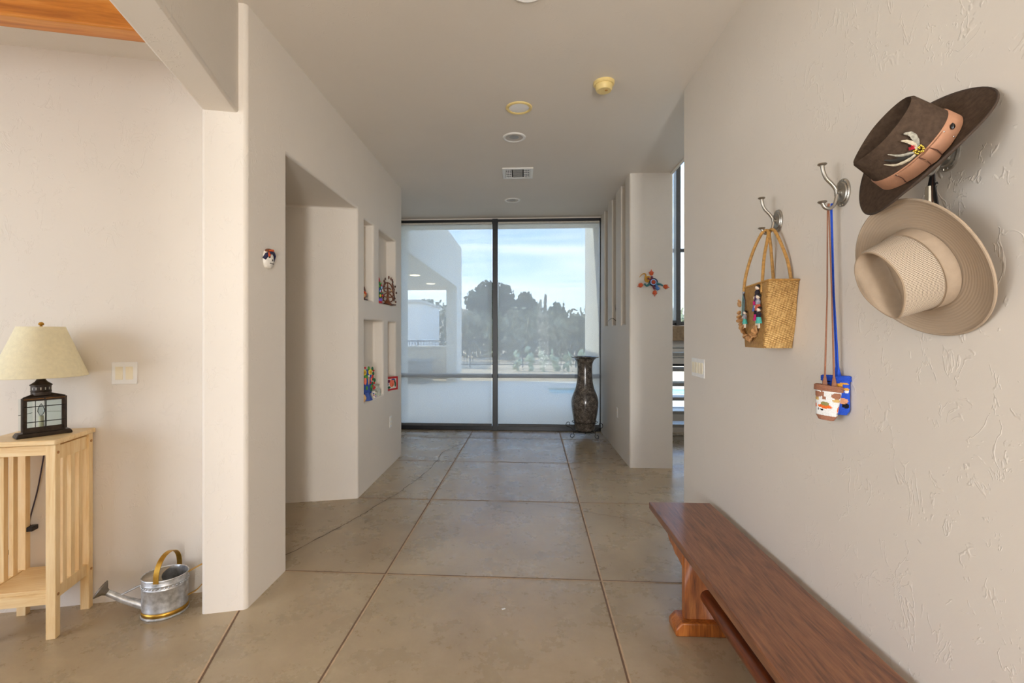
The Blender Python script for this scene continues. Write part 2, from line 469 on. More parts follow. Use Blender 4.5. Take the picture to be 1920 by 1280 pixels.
window_frame('window_1', -1.93, 1.115, .0, 2.995, YW, [-.39], [.77], .062, BLACKFRAME)
bm = BM(); bx(bm, -3.2, -1.93, YW, YW+.25, 0, 3.3); bx(bm, -1.93, 1.115, YW, YW+.25, 2.995, 3.3)
bx(bm, 1.115, 1.53, YW+.03, YW+.25, 0, 3.3)
struct('wall_end', bm, WALL)
bm = BM(); bx(bm, -3.3, -3.2, 5.2, 6.9, 0, 3.3); struct('wall_nook', bm, WALL)

def roller_blind(x0, x1, z1, z0, y, label):
    t = thing('roller_blind', label, 'window blind', ((x0+x1)/2, y, z0), group='roller blinds on the tall windows')
    w = (x1-x0)/2; h = z1-z0
    b = BM(); bx(b, -w, w, -.0006, .0006, .02, h); obj('fabric', b, BLIND, t, smooth=0)
    b = BM(); tube(b, [(-w, .022, h+.005), (w, .022, h+.005)], .022, 14); obj('roller_tube', b, M('blind_tube', (206, 202, 192), .6), t)
    b = BM(); bx(b, -w, w, -.008, .008, 0, .035); obj('hem_bar', b, GREYFRAME, t, smooth=0, bevel=.003)
    return t
roller_blind(-1.88, -.435, 2.925, .066, YW-.035, 'sheer grey roller blind on left half of end window')
roller_blind(-.345, 1.07, 2.925, .066, YW-.035, 'sheer grey roller blind on right half of end window behind the vase')
# ------------------------------------------------------------------ stairwell beyond the slotted wall
bm = BM(); bx(bm, 1.53, 4.2, YW+.03, YW+.2, 0, .3); bx(bm, 1.53, 4.2, YW+.03, YW+.2, .95, 1.49); bx(bm, 1.53, 4.2, YW+.03, YW+.2, 4.9, 5.2)
struct('wall_stairwell', bm, WALL)
bm = BM(); bx(bm, 4.2, 4.3, 3.0, 6.9, 0, 5.2); bx(bm, 1.25, 4.3, 3.0, 3.24, 0, 5.2); struct('wall_stairwell_side', bm, WALL)
bm = BM(); bx(bm, 1.53, 4.3, 3.0, 6.9, 5.2, 5.3); bx(bm, 1.5, 1.53, 3.0, 6.9, 3.0, 5.2); struct('ceiling_stairwell', bm, CEIL)
window_frame('window_2', 1.56, 4.1, 1.49, 4.9, YW+.04, [2.165, 3.1], [2.54], .05, GREYFRAME)
window_frame('window_3', 1.56, 4.1, .3, .95, YW+.04, [2.5], [], .04, BLACKFRAME)
roller_blind(1.6, 2.13, 4.8, 1.52, YW+.005, 'white roller blind on tall stairwell window in the gap')
STONE = M('brown_stone', (150, 124, 92), .5, var=.3, scale=18, bump=.1)
bm = BM(); bx(bm, 1.56, 4.1, YW-.03, YW+.02, 1.275, 1.475); struct('trim_2', bm, STONE)
STAIR = M('grey_steel_stair', (150, 148, 142), .45, .3, var=.1)
st = thing('staircase', 'open grey metal staircase glimpsed in the gap beside slotted wall', 'staircase', (1.75, 6.3, 0))
for k in range(6):
    b = BM(); x = .0+k*.17; bx(b, -.15, .95, -.12-.12*k+.0, .14-.12*k, .19*k+.16, .19*k+.20)
    obj('tread', b, STAIR, st, smooth=0, bevel=.004)
for sx in (-.13, .93):
    b = BM(); tube(b, [(sx, .18, .0), (sx, -.70, 1.25)], .03, 8); obj('stringer', b, STAIR, st)
for zz in (.9, 1.05, 1.18):
    b = BM(); tube(b, [(-.15, .2, zz), (1.3, .2, zz)], .012, 8); obj('rail', b, STAIR, st)

# ------------------------------------------------------------------ ceiling fixtures
def downlight(x, y, label, trim, lens, recessed):
    t = thing('recessed_downlight', label, 'ceiling light', (x, y, HC), group='recessed lights along the corridor ceiling')
    b = BM(); lathe(b, [(.074, .0), (.074, -.006), (.085, -.010), (.094, -.006), (.097, 0)], 36, close_ends=False); obj('trim_ring', b, trim, t)
    if recessed:
        b = BM(); lathe(b, [(.074, -.004), (.068, -.002), (.0, -.001)], 36, close_ends=False); obj('reflector', b, lens, t)
        b = BM(); lathe(b, [(0, -.003), (.035, -.003), (.04, -.002), (0, -.0015)], 24, close_ends=False); obj('lamp', b, M('lamp_glass', (150, 146, 140), .3), t)
    else:
        b = BM(); lathe(b, [(0, -.006), (.06, -.005), (.075, -.001), (.0, -.001)], 36, close_ends=False); obj('lens', b, lens, t)
    return t
FROST = M('frosted_lens', (246, 246, 246), .6, var=.02)
REFL = M('white_reflector', (190, 182, 172), .5, var=.04)
downlight(.026, 2.23, 'white recessed ceiling light cut by the top edge of the view', WHITE, FROST, False)
downlight(-.027, 3.412, 'recessed ceiling light with a yellowed trim ring', YELLOWED, FROST, False)
downlight(-.071, 3.92, 'white recessed ceiling light between yellowed light and air vent', WHITE, REFL, True)
downlight(-.125, 5.765, 'small far recessed ceiling light beyond the air vent', WHITE, REFL, True)

t = thing('smoke_detector', 'round yellowed smoke detector on corridor ceiling', 'smoke detector', (.53, 3.10, HC))
b = BM(); lathe(b, [(0, 0), (.068, 0), (.068, -.014), (.062, -.02), (0, -.02)], 36); obj('base', b, YELLOWED, t)
b = BM(); lathe(b, [(.056, -.02), (.054, -.045), (.046, -.056), (.0, -.058)], 36); obj('cover', b, YELLOWED, t)
b = BM(); lathe(b, [(.0, -.0585), (.010, -.060), (0, -.062)], 12, Matrix.Translation((.012, -.015, 0))); obj('test_button', b, M('amber_button', (200, 150, 70), .5), t)

t = thing('air_vent', 'white louvred air vent set in corridor ceiling', 'vent', (-.05, 4.79, HC))
b = BM()
for a in ((-.155, .155, -.155, -.125), (-.155, .155, .125, .155), (-.155, -.125, -.125, .125), (.125, .155, -.125, .125)): bx(b, *a, -.012, 0)
obj('frame', b, WHITE, t, bevel=.003)
b = BM(); bx(b, -.126, .126, -.126, .126, -.003, -.001); obj('backing', b, M('vent_dark', (30, 30, 30), .9), t, smooth=0)
b = BM()
for k in range(9):
    box(b, (0, -.11+k*.0275, -.007), (.10, .016, .002), Matrix.Identity(4))
obj('centre_louvres', b, M('louvre_grey', (178, 174, 168), .5), t, smooth=0)
for s in (-1, 1):
    b = BM()
    for k in range(4): bx(b, s*(.065+k*.018)-.003, s*(.065+k*.018)+.003, -.122, .122, -.012, -.004)
    for k in range(5): bx(b, min(s*.06, s*.122), max(s*.06, s*.122), -.10+k*.05-.002, -.10+k*.05+.002, -.011, -.004)
    obj('side_louvres', b, WHITE, t, smooth=0)

# ------------------------------------------------------------------ switches and outlets
def switch(loc, rot, gangs, label, h=.114, toggles='rocker'):
    w = .07+.046*(gangs-1)
    t = thing('light_switch', label, 'light switch', loc, rot, group=None)
    b = BM(); bx(b, -w/2, w/2, -.006, 0, -h/2, h/2); obj('plate', b, WHITE, t, bevel=.003, smooth=50)
    for k in range(gangs):
        x = (k-(gangs-1)/2)*.046
        b = BM(); prism(b, [(-.0165, -.0055), (.0165, -.0055), (.0165, -.009), (-.0165, -.009)], -.033, .033, Matrix.Translation((x, 0, 0))); obj('rocker', b, IVORY, t, bevel=.001, smooth=0)
        for s in (-1, 1):
            b = BM(); cyl(b, (x, -.006, s*.049), (x, -.0075, s*.049), .003, 8); obj('screw', b, WHITE, t)
    return t
# in local space the plate faces -Y
switch(E(-1.358, 2.762, 1.168), RL, 2, 'white double light switch on wall right of the lamp')
switch((XR, 2.967, 1.16), Matrix.Rotation(-PI/2, 3, 'Z'), 4, 'white four-gang light switch near the end of right wall')
def outlet(loc, rot, label):
    t = thing('wall_outlet', label, 'outlet', loc, rot)
    b = BM(); bx(b, -.035, .035, -.006, 0, -.057, .057); obj('plate', b, WHITE, t, bevel=.002)
    for s in (-1, 1):
        b = BM(); bx(b, -.016, .016, -.008, -.006, s*.024-.014, s*.024+.014); obj('socket', b, IVORY, t, bevel=.003)
outlet((XL, 4.80, .46), Matrix.Rotation(PI/2, 3, 'Z'), 'white wall outlet below the niches of left corridor wall')
outlet((PX, 5.50, .46), Matrix.Rotation(-PI/2, 3, 'Z'), 'white wall outlet low on the slotted wall near the vase')

# ------------------------------------------------------------------ bench
t = thing('bench', 'long dark brown wooden trestle bench along right wall', 'bench', (.885, 1.80, 0))
bt = BM(); bx(bt, -.172, .165, -.95, .90, .383, .42); obj('seat', bt, BENCHTOP, t, bevel=.004, smooth=0)
for sy in (1, -1):
    yc = .43*sy - (.01 if sy > 0 else 0)
    b = BM()
    # trestle plate with a triangular piercing, built from pieces around the hole
    y0, y1 = yc-.018, yc+.018
    T = Matrix.Translation((0, yc, 0)) @ Matrix.Rotation(PI/2, 4, 'X')
    outer = [(-.142, .055), (.118, .055), (.118, .385), (-.142, .385)]
    hole = [(-.07, .255), (.046, .255), (-.012, .325)]
    for poly in ([outer[0], outer[1], hole[1], hole[0]], [outer[1], outer[2], hole[2], hole[1]], [outer[2], outer[3], hole[2]], [outer[3], outer[0], hole[0], hole[2]]):
        prism(b, poly, -.018, .018, T)
    weld(b); obj('leg', b, BENCHLEG, t, smooth=20)
    b = BM(); prof = [(-.192, 0), (.105+.05, 0), (.155, .03), (.128, .062), (-.165, .062), (-.192, .03)]
    prism(b, prof, -.055, .055, T); obj('foot', b, BENCHLEG, t, bevel=.006, smooth=30)
    b = BM()
    prof = [(-.145, .383), (.12, .383), (.12, .34), (-.10, .34)]
    # shaped bracket under the overhang
    s = 1 if sy > 0 else -1
    pr = [(0, .383), (.30, .383), (.29, .36), (.235, .352), (.20, .325), (.15, .318), (.11, .30), (.07, .30), (0, .285)]
    TT = Matrix.Translation((-.145, yc, 0)) @ Matrix(((0, 0, 1, 0), (s, 0, 0, 0), (0, 1, 0, 0), (0, 0, 0, 1)))
    prism(b, pr, 0, .03, TT); obj('bracket', b, BENCHLEG, t, bevel=.003, smooth=30)
b = BM(); tube(b, [(-.04, .46, .165), (-.04, .40, .165), (-.04, -.40, .165), (-.04, -.47, .165)], .032, 20); obj('stretcher', b, BENCHROD, t)

# ------------------------------------------------------------------ hooks on the right wall
def hook(y, z, label):
    t = thing('coat_hook', label, 'hook', (XR, y, z), None, 'pewter hooks along the right wall')
    b = BM(); T = Matrix.Rotation(-PI/2, 4, 'Y')
    lathe(b, [(0, 0), (.047, 0), (.047, .004), (.043, .007), (.036, .006), (.032, .009), (.024, .008), (.012, .012), (0, .013)], 36, T, sx=1, sy=.78); obj('rose', b, PEWTER, t)
    b = BM()
    for k in range(18):
        a = 2*PI*k/18; p = Vector((-.0065, .031*math.cos(a), .040*math.sin(a))); q = Vector((-.0065, .035*math.cos(a), .0445*math.sin(a))); tube(b, [p, q], .0016, 6)
    obj('rose_ridges', b, PEWTER, t)
    pts = catmull([(-.069, 0, .094), (-.066, 0, .075), (-.056, 0, .050), (-.036, 0, .028), (-.023, 0, .008), (-.021, 0, -.014), (-.029, 0, -.040), (-.044, 0, -.053), (-.060, 0, -.049), (-.069, 0, -.034)], 5)
    b = BM(); tube(b, pts, .0062, 12); tube(b, [(-.004, 0, 0), (-.024, 0, 0)], .009, 12); obj('arm', b, PEWTER, t)
    for z in (.094, -.034):
        b = BM(); lathe(b, [(0, -.003), (.010, -.001), (.0145, .003), (.013, .006), (0, .007)], 20, Matrix.Translation((-.069, 0, z))); obj('knob', b, PEWTER, t)
    return t
h1 = hook(2.06, 1.85, 'pewter coat hook holding the straw bag')
h2 = hook(1.655, 1.848, 'pewter coat hook holding the crocheted pouches')
h3 = hook(1.262, 1.832, 'pewter coat hook mostly hidden behind the hats')

# ------------------------------------------------------------------ plant stand on the left
t = thing('side_table', 'pale pine slatted side table holding the lantern lamp', 'side table', E(-1.6415, 2.609, 0), RL)
HX, HY = .1585, .146
b = BM(); bx(b, -HX, HX, -HY, HY, .872, .895); obj('tabletop', b, PINEX, t, bevel=.004, smooth=40)
LX, LY = .133, .118
for sx in (-1, 1):
    for sy in (-1, 1):
        b = BM(); bx(b, sx*LX-.019, sx*LX+.019, sy*LY-.016, sy*LY+.016, 0, .872); obj('leg', b, PINE, t, bevel=.002, smooth=0)
    for z0, z1 in ((.80, .862), (.17, .225)):
        b = BM(); bx(b, sx*LX-.010, sx*LX+.010, -LY+.016, LY-.016, z0, z1); obj('side_rail', b, PINE, t, bevel=.001, smooth=0)
    for y in (-.056, 0, .056):
        b = BM(); bx(b, sx*LX-.009, sx*LX+.009, y-.0135, y+.0135, .225, .80); obj('slat', b, PINE, t, smooth=0)
for sy in (-1, 1):
    for z0, z1 in ((.825, .868), (.155, .205)):
        if sy > 0 and z0 > .5: continue
        b = BM(); bx(b, -LX+.019, LX-.019, sy*LY-.010, sy*LY+.010, z0, z1); obj('rail', b, PINEX, t, bevel=.001, smooth=0)
b = BM(); bx(b, -LX+.012, LX-.012, -LY-.008, LY+.012, .205, .222); obj('shelf', b, PINEX, t, bevel=.002, smooth=0)
for z in (.835, .195):
    for sy in (-1, 1):
        b = BM(); cyl(b, (LX+.0185, sy*LY, z), (LX+.0215, sy*LY, z), .0065, 12); obj('peg', b, M('peg_brown', (176, 124, 70), .5), t)

# ------------------------------------------------------------------ lantern lamp
LR = Matrix.Rotation(AR+math.radians(43), 3, 'Z')
t = thing('table_lamp', 'black lantern table lamp with wide cream shade on pine table', 'lamp', E(-1.618, 2.594, .895), LR)
b = BM(); prof = [(-.090, 0), (.105, 0), (.105, .008), (.097, .021), (-.082, .021), (-.090, .008)]
prism(b, prof, -.034, .036, Matrix.Rotation(PI/2, 4, 'X')); obj('base', b, BRONZE, t, bevel=.004)
# lantern body: five-sided plan, wide front, sides meeting at a narrow back
plan = [(-.066, -.028), (.080, -.028), (.080, -.016), (.026, .04), (-.012, .04), (-.066, -.016)]
def inset(pl, k): return [(x*k, y*k) for x, y in pl]
b = BM(); prism(b, plan, .021, .030); obj('lantern_floor', b, BRONZE, t, smooth=0)
b = BM(); loft(b, [[(x, y, .178) for x, y in plan], [(x, y, .184) for x, y in plan], [(x*.45, y*.6, .198) for x, y in plan]]); obj('lantern_roof', b, BRONZE, t, smooth=0)
b = BM()
for (x, y) in plan: tube(b, [(x, y, .028), (x, y, .180)], .0055 if y < 0 else .0015, 6)
bx(b, -.066, .080, -.031, -.024, .030, .045); bx(b, -.066, .080, -.031, -.024, .165, .180)
bx(b, -.066, -.053, -.031, -.024, .030, .180); bx(b, .066, .080, -.031, -.024, .030, .180)
obj('lantern_frame', b, BRONZE, t, smooth=30)
b = BM(); bx(b, -.065, .078, -.0325, -.030, .1735, .1765); obj('edge_trim', b, GOLDEDGE, t, smooth=0)
b = BM(); bx(b, -.053, .066, -.027, -.0255, .045, .165); obj('front_pane', b, GLASS, t, smooth=0)
for s in (-1, 1):
    b = BM(); tube(b, [(s*.079, -.016, .105), (s*.022, .039, .105)], .001, 4)
    n = Vector((s*.079-s*.022, -.016-.039, 0))
    vs = [b.verts.new(p) for p in ((s*.079, -.016, .03), (s*.022, .039, .03), (s*.022, .039, .178), (s*.079, -.016, .178))]; b.faces.new(vs)
    obj('side_pane', b, GLASS, t, smooth=0)
b = BM()
for z in (.070, .140): tube(b, [(-.065, -.034, z), (.078, -.034, z)], .0019, 8)
tube(b, [(.006, -.0355, .03), (.008, -.0355, .1), (.006, -.0355, .18)], .0019, 8); obj('wire_guard', b, DARKIRON, t)
b = BM(); lathe(b, [(0, .030), (.014, .030), (.012, .038), (0, .038)], 16); obj('candle_cup', b, BRONZE, t)
b = BM(); lathe(b, [(0, .038), (.0095, .038), (.0095, .092), (0, .093)], 16); obj('candle_sleeve', b, CANDLE, t)
b = BM(); lathe(b, [(0, .093), (.006, .095), (.013, .112), (.012, .125), (.005, .143), (0, .150)], 16); obj('bulb', b, glass_mat('bulb_glass', (230, 234, 234), .8), t)
b = BM(); lathe(b, [(0, .19), (.036, .19), (.036, .205), (.038, .207), (.036, .210), (.036, .232), (.040, .235), (.040, .238), (.022, .252), (.016, .262), (.016, .275), (0, .275)], 28); obj('chimney', b, BRONZE, t)
b = BM()
for k in range(14):
    a = 2*PI*k/14; T = Matrix.Rotation(a, 4, 'Z') @ Matrix.Translation((.0362, 0, .221)); box(b, (0, 0, 0), (.0012, .004, .012), T)
obj('chimney_slots', b, M('slot_light', (170, 168, 160), .5), t, smooth=0)
b = BM(); tube(b, [(0, 0, .27), (0, 0, .515)], .004, 8); obj('stem', b, BRASS, t)
b = BM(); lathe(b, [(.168, .275), (.170, .277), (.085, .508), (.083, .508), (.081, .506), (.166, .275)], 56, close_ends=False)
obj('lamp_shade', b, SHADE, t)
b = BM()
for k in range(3):
    a = 2*PI*k/3; tube(b, [(0, 0, .503), (.081*math.cos(a), .081*math.sin(a), .503)], .0015, 6)
obj('shade_spider', b, BRASS, t)
b = BM(); lathe(b, [(0, .508), (.006, .509), (.004, .513), (.010, .517), (.011, .522), (.007, .528), (0, .530)], 16); obj('finial', b, BRASS, t)

t = thing('power_cord', 'thin dark lamp cord and black plugs behind the pine table', 'cord', E(-1.70, 2.70, 0))
b = BM(); O = E(-1.70, 2.70, 0)
def rel(p): return p-O
tube(b, catmull([rel(E(-1.665, 2.70, .86)), rel(E(-1.695, 2.738, .78)), rel(E(-1.73, 2.75, .6)), rel(E(-1.76, 2.745, .45)), rel(E(-1.745, 2.74, .418))], 6), .003, 8); obj('cord', b, M('purple_black_cord', (44, 26, 48), .5), t)
for e, z in ((-1.745, .415), (-1.86, .30)):
    b = BM(); p = rel(E(e, 2.738, z)); bx(b, -.014, .014, -.022, .02, -.011, .011, Matrix.Translation(p) @ RZ); obj('plug', b, LEATHER, t, bevel=.003)

# ------------------------------------------------------------------ watering can
CA = AR+math.radians(10)
CR = Matrix.Rotation(CA, 3, 'Z')
t = thing('watering_can', 'galvanised watering can with brass handles on floor beside pine table', 'watering can', E(-1.11, 2.612, 0), CR)
a_, b_ = .098, .086
b = BM(); lathe(b, [(.98, .0), (1.03, .002), (1.03, .006), (.985, .010), (.985, .034), (.99, .036), (.985, .038), (.985, .136), (1.0, .138), (1.0, .141), (.985, .143), (.985, .158), (1.0, .160), (.985, .163), (.985, .182), (1.02, .185), (1.0, .189), (.97, .186), (.95, .17), (.95, .02), (0, .02)], 56, sx=a_, sy=b_, close_ends=True)
obj('body', b, GALV, t)
b = BM(); lathe(b, [(1.0, .012), (1.0, .032)], 56, sx=a_, sy=b_, close_ends=False); obj('brass_band', b, BRASS, t, solid=.001)
b = BM()
for k in range(36):
    th = 2*PI*k/36; ball(b, (a_*math.cos(th), b_*math.sin(th), .150), .0042, 8)
obj('beading', b, GALV, t)
b = BM()   # half lid on the spout side
n = 24; top = [b.verts.new((a_*.98*math.cos(th), b_*.98*math.sin(th), .184)) for th in [PI*.42+i*(PI*1.16)/n for i in range(n+1)]]
mid = [b.verts.new(((-.012-.02*math.cos(PI*(i/n-.5)))+.02, b_*.9*(.5-i/n)*2, .186)) for i in range(n+1)]
for i in range(n): b.faces.new([top[i], top[i+1], mid[i+1], mid[i]])
obj('lid', b, M('lid_zinc', (176, 166, 148), .45, .6, var=.2), t, solid=.002)
b = BM(); arc = [(.012-.030*math.cos(th)*-1*-1, -b_*1.0*math.cos(th), .178+(.112*math.sin(th)**.75 if 0 < i < 20 else 0)) for i, th in [(i, PI*i/20) for i in range(21)]]
strap(b, arc, .024, .003, (1, -.3, 0)); obj('top_handle', b, BRASS, t)
b = BM(); strap(b, catmull([(a_, 0, .178), (.135, 0, .195), (.165, 0, .205), (.190, 0, .188), (.192, 0, .160), (.165, 0, .115), (.135, 0, .08), (a_*.97, 0, .062)], 6), .014, .003, (0, 1, 0)); obj('back_handle', b, BRASS, t)
b = BM(); tube(b, [(-a_*.9, 0, .048), (-.17, 0, .095), (-.235, 0, .142)], [.020, .0165, .0135], 20); obj('spout', b, GALV, t)
b = BM(); tube(b, [(-a_*.97, 0, .150), (-.185, 0, .115)], .005, 8); obj('brace', b, GALV, t)
b = BM(); d = Vector((-.8, 0, .6)).normalized(); q = Vector((0, 0, 1)).rotation_difference(d)
T = Matrix.Translation((-.231, 0, .139)) @ q.to_matrix().to_4x4()
lathe(b, [(.0135, 0), (.018, .012), (.040, .030), (.042, .034), (.040, .037), (.033, .0375), (.0325, .039), (.025, .0385), (.024, .040), (.016, .0395), (.015, .041), (.008, .0405), (0, .042)], 32, T); obj('rose', b, GALVDK, t)

# ------------------------------------------------------------------ floor vase on a wrought iron stand
VX, VY = .822, 6.28
def stone_mat():
    m, tt = newmat('mottled_black_stone'); v = tt.coords()
    n1 = tt.noise(v, 22, 6, .7, .5); n2 = tt.noise(v, 90, 4, .7)
    mix = tt.math('ADD', tt.math('MULTIPLY', n1, .55), tt.math('MULTIPLY', n2, .45))
    tt.link(tt.ramp(mix, [(.36, (44, 40, 38)), (.5, (84, 77, 71)), (.60, (138, 128, 118))]), tt.b.inputs['Base Color'])
    tt.b.inputs['Roughness'].default_value = .22; tt.b.inputs['Coat Weight'].default_value = .4
    tt.link(tt.bump(n1, .06, .003), tt.b.inputs['Normal']); return m
t = thing('floor_vase', 'tall dark mottled stone vase standing by the end window', 'vase', (VX, VY, .092))
z0 = .092
pr = [(.0, .0), (.112, .0), (.124, .012), (.140, .09), (.158, .19), (.172, .29), (.178, .36), (.172, .42), (.150, .49), (.125, .55), (.110, .61), (.102, .68), (.098, .76), (.097, .83), (.102, .88), (.116, .92), (.140, .948), (.176, .965), (.184, .970), (.182, .976), (.165, .974), (.13, .955), (.098, .90), (.086, .83), (.086, .70), (.0, .65)]
cur = catmull([(r, z, 0) for r, z in pr[2:20]], 4); pr2 = pr[:2]+[(p.x, p.y) for p in cur]+pr[20:]
b = BM(); lathe(b, pr2, 56); obj('body', b, stone_mat(), t, smooth=60)
t = thing('vase_stand', 'black wrought iron scroll stand under the stone vase', 'stand', (VX, VY, 0))
def ringpts(r, z, n=40): return [(r*math.cos(2*PI*i/n), r*math.sin(2*PI*i/n), z) for i in range(n)]
b = BM(); tube(b, ringpts(.165, .205), .0045, 8, closed=True); obj('upper_ring', b, DARKIRON, t)
b = BM(); tube(b, ringpts(.118, .086), .0045, 8, closed=True); obj('lower_ring', b, DARKIRON, t)
for k in range(3):
    a = math.radians(200+k*120); T = Matrix.Rotation(a, 4, 'Z')
    P = []
    for i in range(22):   # upper scroll
        u = i/21; th = -PI*.6+u*PI*1.9; r = .038*(1-u*.55); P.append((.238+r*math.cos(th)-.0, 0, .188+r*math.sin(th)))
    P = P[::-1]
    low = []
    for i in range(22):
        u = i/21; th = PI*.75-u*PI*1.9*-1; r = .034*(1-u*.5); low.append((.188+r*math.cos(th), 0, .034+r*math.sin(th)))
    pts = P+[(.165, 0, .10)]+low
    b = BM(); tube(b, catmull(pts, 2), .004, 8, mat=T); obj('scroll_leg', b, DARKIRON, t)
b = BM()
for k in range(3):
    a = math.radians(200+k*120); c = math.radians(200+(k+1)*120)
    tube(b, [(.16*math.cos(a), .16*math.sin(a), .075), (.16*math.cos(c), .16*math.sin(c), .075)], .0035, 8)
obj('cross_bars', b, DARKIRON, t)

# ------------------------------------------------------------------ hats
def hat_rot(up, front):
    z = Vector(up).normalized(); x = Vector(front); x = (x-z*x.dot(z)).normalized(); y = z.cross(x)
    return Matrix((x, y, z)).transposed()

def sgnpow(v, p): return math.copysign(abs(v)**p, v)
def brim_surface(bm, ca, cb, A, B, curl, dip, th=.0035, n=72, m=12, lip=0):
    tops = []
    for j in range(m+1):
        s = j/m; R = []
        for i in range(n):
            a = 2*PI*i/n; c, sn = math.cos(a), math.sin(a)
            x = (ca+(A-ca)*s)*c; y = (cb+(B-cb)*s)*sn
            z = curl*(s**2)*(sn*sn)+dip*(s**1.6)*(c*c if c > 0 else c*c*.35)
            R.append((x, y, z))
        tops.append(R)
    bot = [[(x, y, z-th) for x, y, z in R] for R in tops]
    loft(bm, tops+bot[::-1], caps=False)
    return tops[-1]

def crown_rings(ca, cb, h, fx, n=72, m=16, taper=(.90, .86), pinch=.35, crease=.04, tilt=.012, rnd=.012):
    side = []
    for j in range(m+1):
        t = j/m; R = []
        for i in range(n):
            a = 2*PI*i/n; c, sn = math.cos(a), math.sin(a)
            kx = 1+(taper[0]-1)*t; ky = 1+(taper[1]-1)*t
            x = ca*kx*c; y = cb*ky*sn
            f = max(0, c)**1.5*t**1.6*pinch; y *= (1-f)
            hh = h - tilt*c
            R.append((x, y, hh*t))
        side.append(R)
    # rounded shoulder, then the creased top
    last = side[-1]; rings = []
    for k in range(1, 4):
        q = k/3*PI/2; f = 1-rnd*2.2*math.sin(q)/.1*.10*1.0
        rings.append([(x*(1-.06*math.sin(q)*1), y*(1-.08*math.sin(q)), z+rnd*(math.sin(q))*.55) for x, y, z in last])
    base = rings[-1]; top = []
    for j in range(1, 15):
        s = 1-j/14; R = []
        for (x, y, z) in base:
            X, Y = x*s, y*s
            w = cb*(.30 + .12*max(0, -X/ca))
            e = 1-s**3
            R.append((X, Y, z-crease*math.exp(-(Y/w)**2)*min(1, e*1.6)))
        top.append(R)
    return side, rings, top

# brown felt fedora
FR = hat_rot((-.868, -.072, .490), (-.413, .652, -.636))
t = thing('felt_fedora', 'dark brown felt fedora with tan ribbon and feathers', 'hat', (.999, 1.2425, 1.8232), FR)
fa, fb = .100, .083
b = BM(); edge = brim_surface(b, fa, fb, .168, .151, .030, -.010); obj('brim', b, FELT, t, smooth=50)
b = BM(); tube(b, [(x, y, z-.0017) for x, y, z in edge], .0026, 8, closed=True); obj('brim_edge', b, M('felt_edge', (62, 48, 38), .9), t)
side, sh, top = crown_rings(fa, fb, .108, 1, pinch=.46, crease=.044, tilt=.008, taper=(.90, .68))
b = BM(); loft(b, side+sh+top, caps=False); obj('crown', b, FELT, t, smooth=60)
b = BM(); n = 72
def band_ring(off, z, ca=fa, cb=fb, h=.108):
    tt = z/h; return [((ca*(1-.10*tt)+off)*math.cos(2*PI*i/n), (cb*(1-.32*tt)+off)*math.sin(2*PI*i/n)*(1-max(0, math.cos(2*PI*i/n))**1.5*tt**1.6*.46), z) for i in range(n)]
loft(b, [band_ring(.0005, .002), band_ring(.0022, .002), band_ring(.0026, .034), band_ring(.0005, .036)], caps=False); obj('ribbon', b, RIBBON, t, smooth=60)
def bandpt(a, z, off):
    tt = z/.108; c, s = math.cos(a), math.sin(a)
    return Vector(((fa*(1-.10*tt)+off)*c, (fb*(1-.32*tt)+off)*s*(1-max(0, c)**1.5*tt**1.6*.46), z))
# bow on the visible side (+Y): two flat loops and a knot
for a0, a1, off, nm in ((math.radians(58), math.radians(93), .0080, 'bow_loop'), (math.radians(101), math.radians(128), .0080, 'bow_loop'), (math.radians(90), math.radians(104), .0125, 'bow_knot')):
    b = BM(); rows = []
    for z in (.004, .019, .034):
        rows.append([bandpt(a0+(a1-a0)*k/8, z, off*(.62+.38*math.sin(PI*k/8))) for k in range(9)])
    inner = [[bandpt(a0+(a1-a0)*k/8, z, .001) for k in range(9)] for z in (.004, .019, .034)]
    loft(b, [[*r, *reversed(i)] for r, i in zip(rows, inner)]); obj(nm, b, RIBBON, t, smooth=40)
for a in (58, 90, 104):
    b = BM(); tube(b, [bandpt(math.radians(a+(2 if z == .019 else 0)), z, .006 if a == 58 else .0085) for z in (.003, .019, .035)], .0011, 6); obj('ribbon_seam', b, M('seam_brown', (92, 56, 40), .8), t)
for a in (58, 128):
    for z in (.008, .031):
        b = BM(); ball(b, bandpt(math.radians(a), z, .0045), .0021, 8); obj('pin_head', b, SILVER, t)
b = BM(); p = bandpt(math.radians(136), .019, .005); q = bandpt(math.radians(144), .026, .006)
tube(b, [p, p.lerp(q, .35), p.lerp(q, .7), q], [.003, .005, .004, .0008], 10); obj('drop_pin', b, M('black_bead', (28, 26, 26), .15), t)
# feathers: springing from a gold bead cluster above the bow
FC = bandpt(math.radians(98), .050, .003)
def crownpt(a, z, off): return bandpt(math.radians(a), z, off)
def feather(path, w, mat, nm):
    P = catmull(path, 5); n = len(P); b = BM(); L, Rr, Mid = [], [], []
    for i, p in enumerate(P):
        u = i/(n-1); ww = w*math.sin(PI*min(1, u*.85+.12))**.8; d = (P[min(i+1, n-1)]-P[max(i-1, 0)]).normalized()
        nn = Vector((p.x/fa**2, p.y/fb**2, .0)).normalized(); s = d.cross(nn)
        jag = .85+.15*((i*7) % 3)/2
        L.append(p+s*ww*jag); Rr.append(p-s*ww*jag); Mid.append(p+nn*.0012)
    loft(b, [[l, m, r, m-Vector((0, .0006, 0))] for l, m, r in zip(L, Mid, Rr)]); return obj(nm, b, mat, t, smooth=30)
CREAM = M('cream_feather', (186, 174, 150), .8, var=.25, scale=160)
GREYF = M('grey_feather', (150, 146, 132), .8, var=.4, scale=200)
DARKF = M('dark_feather', (40, 38, 34), .7, var=.3)
feather([crownpt(97, .048, .004), crownpt(104, .066, .006), crownpt(107, .084, .008), crownpt(103, .098, .010)], .0066, GREYF, 'feather')
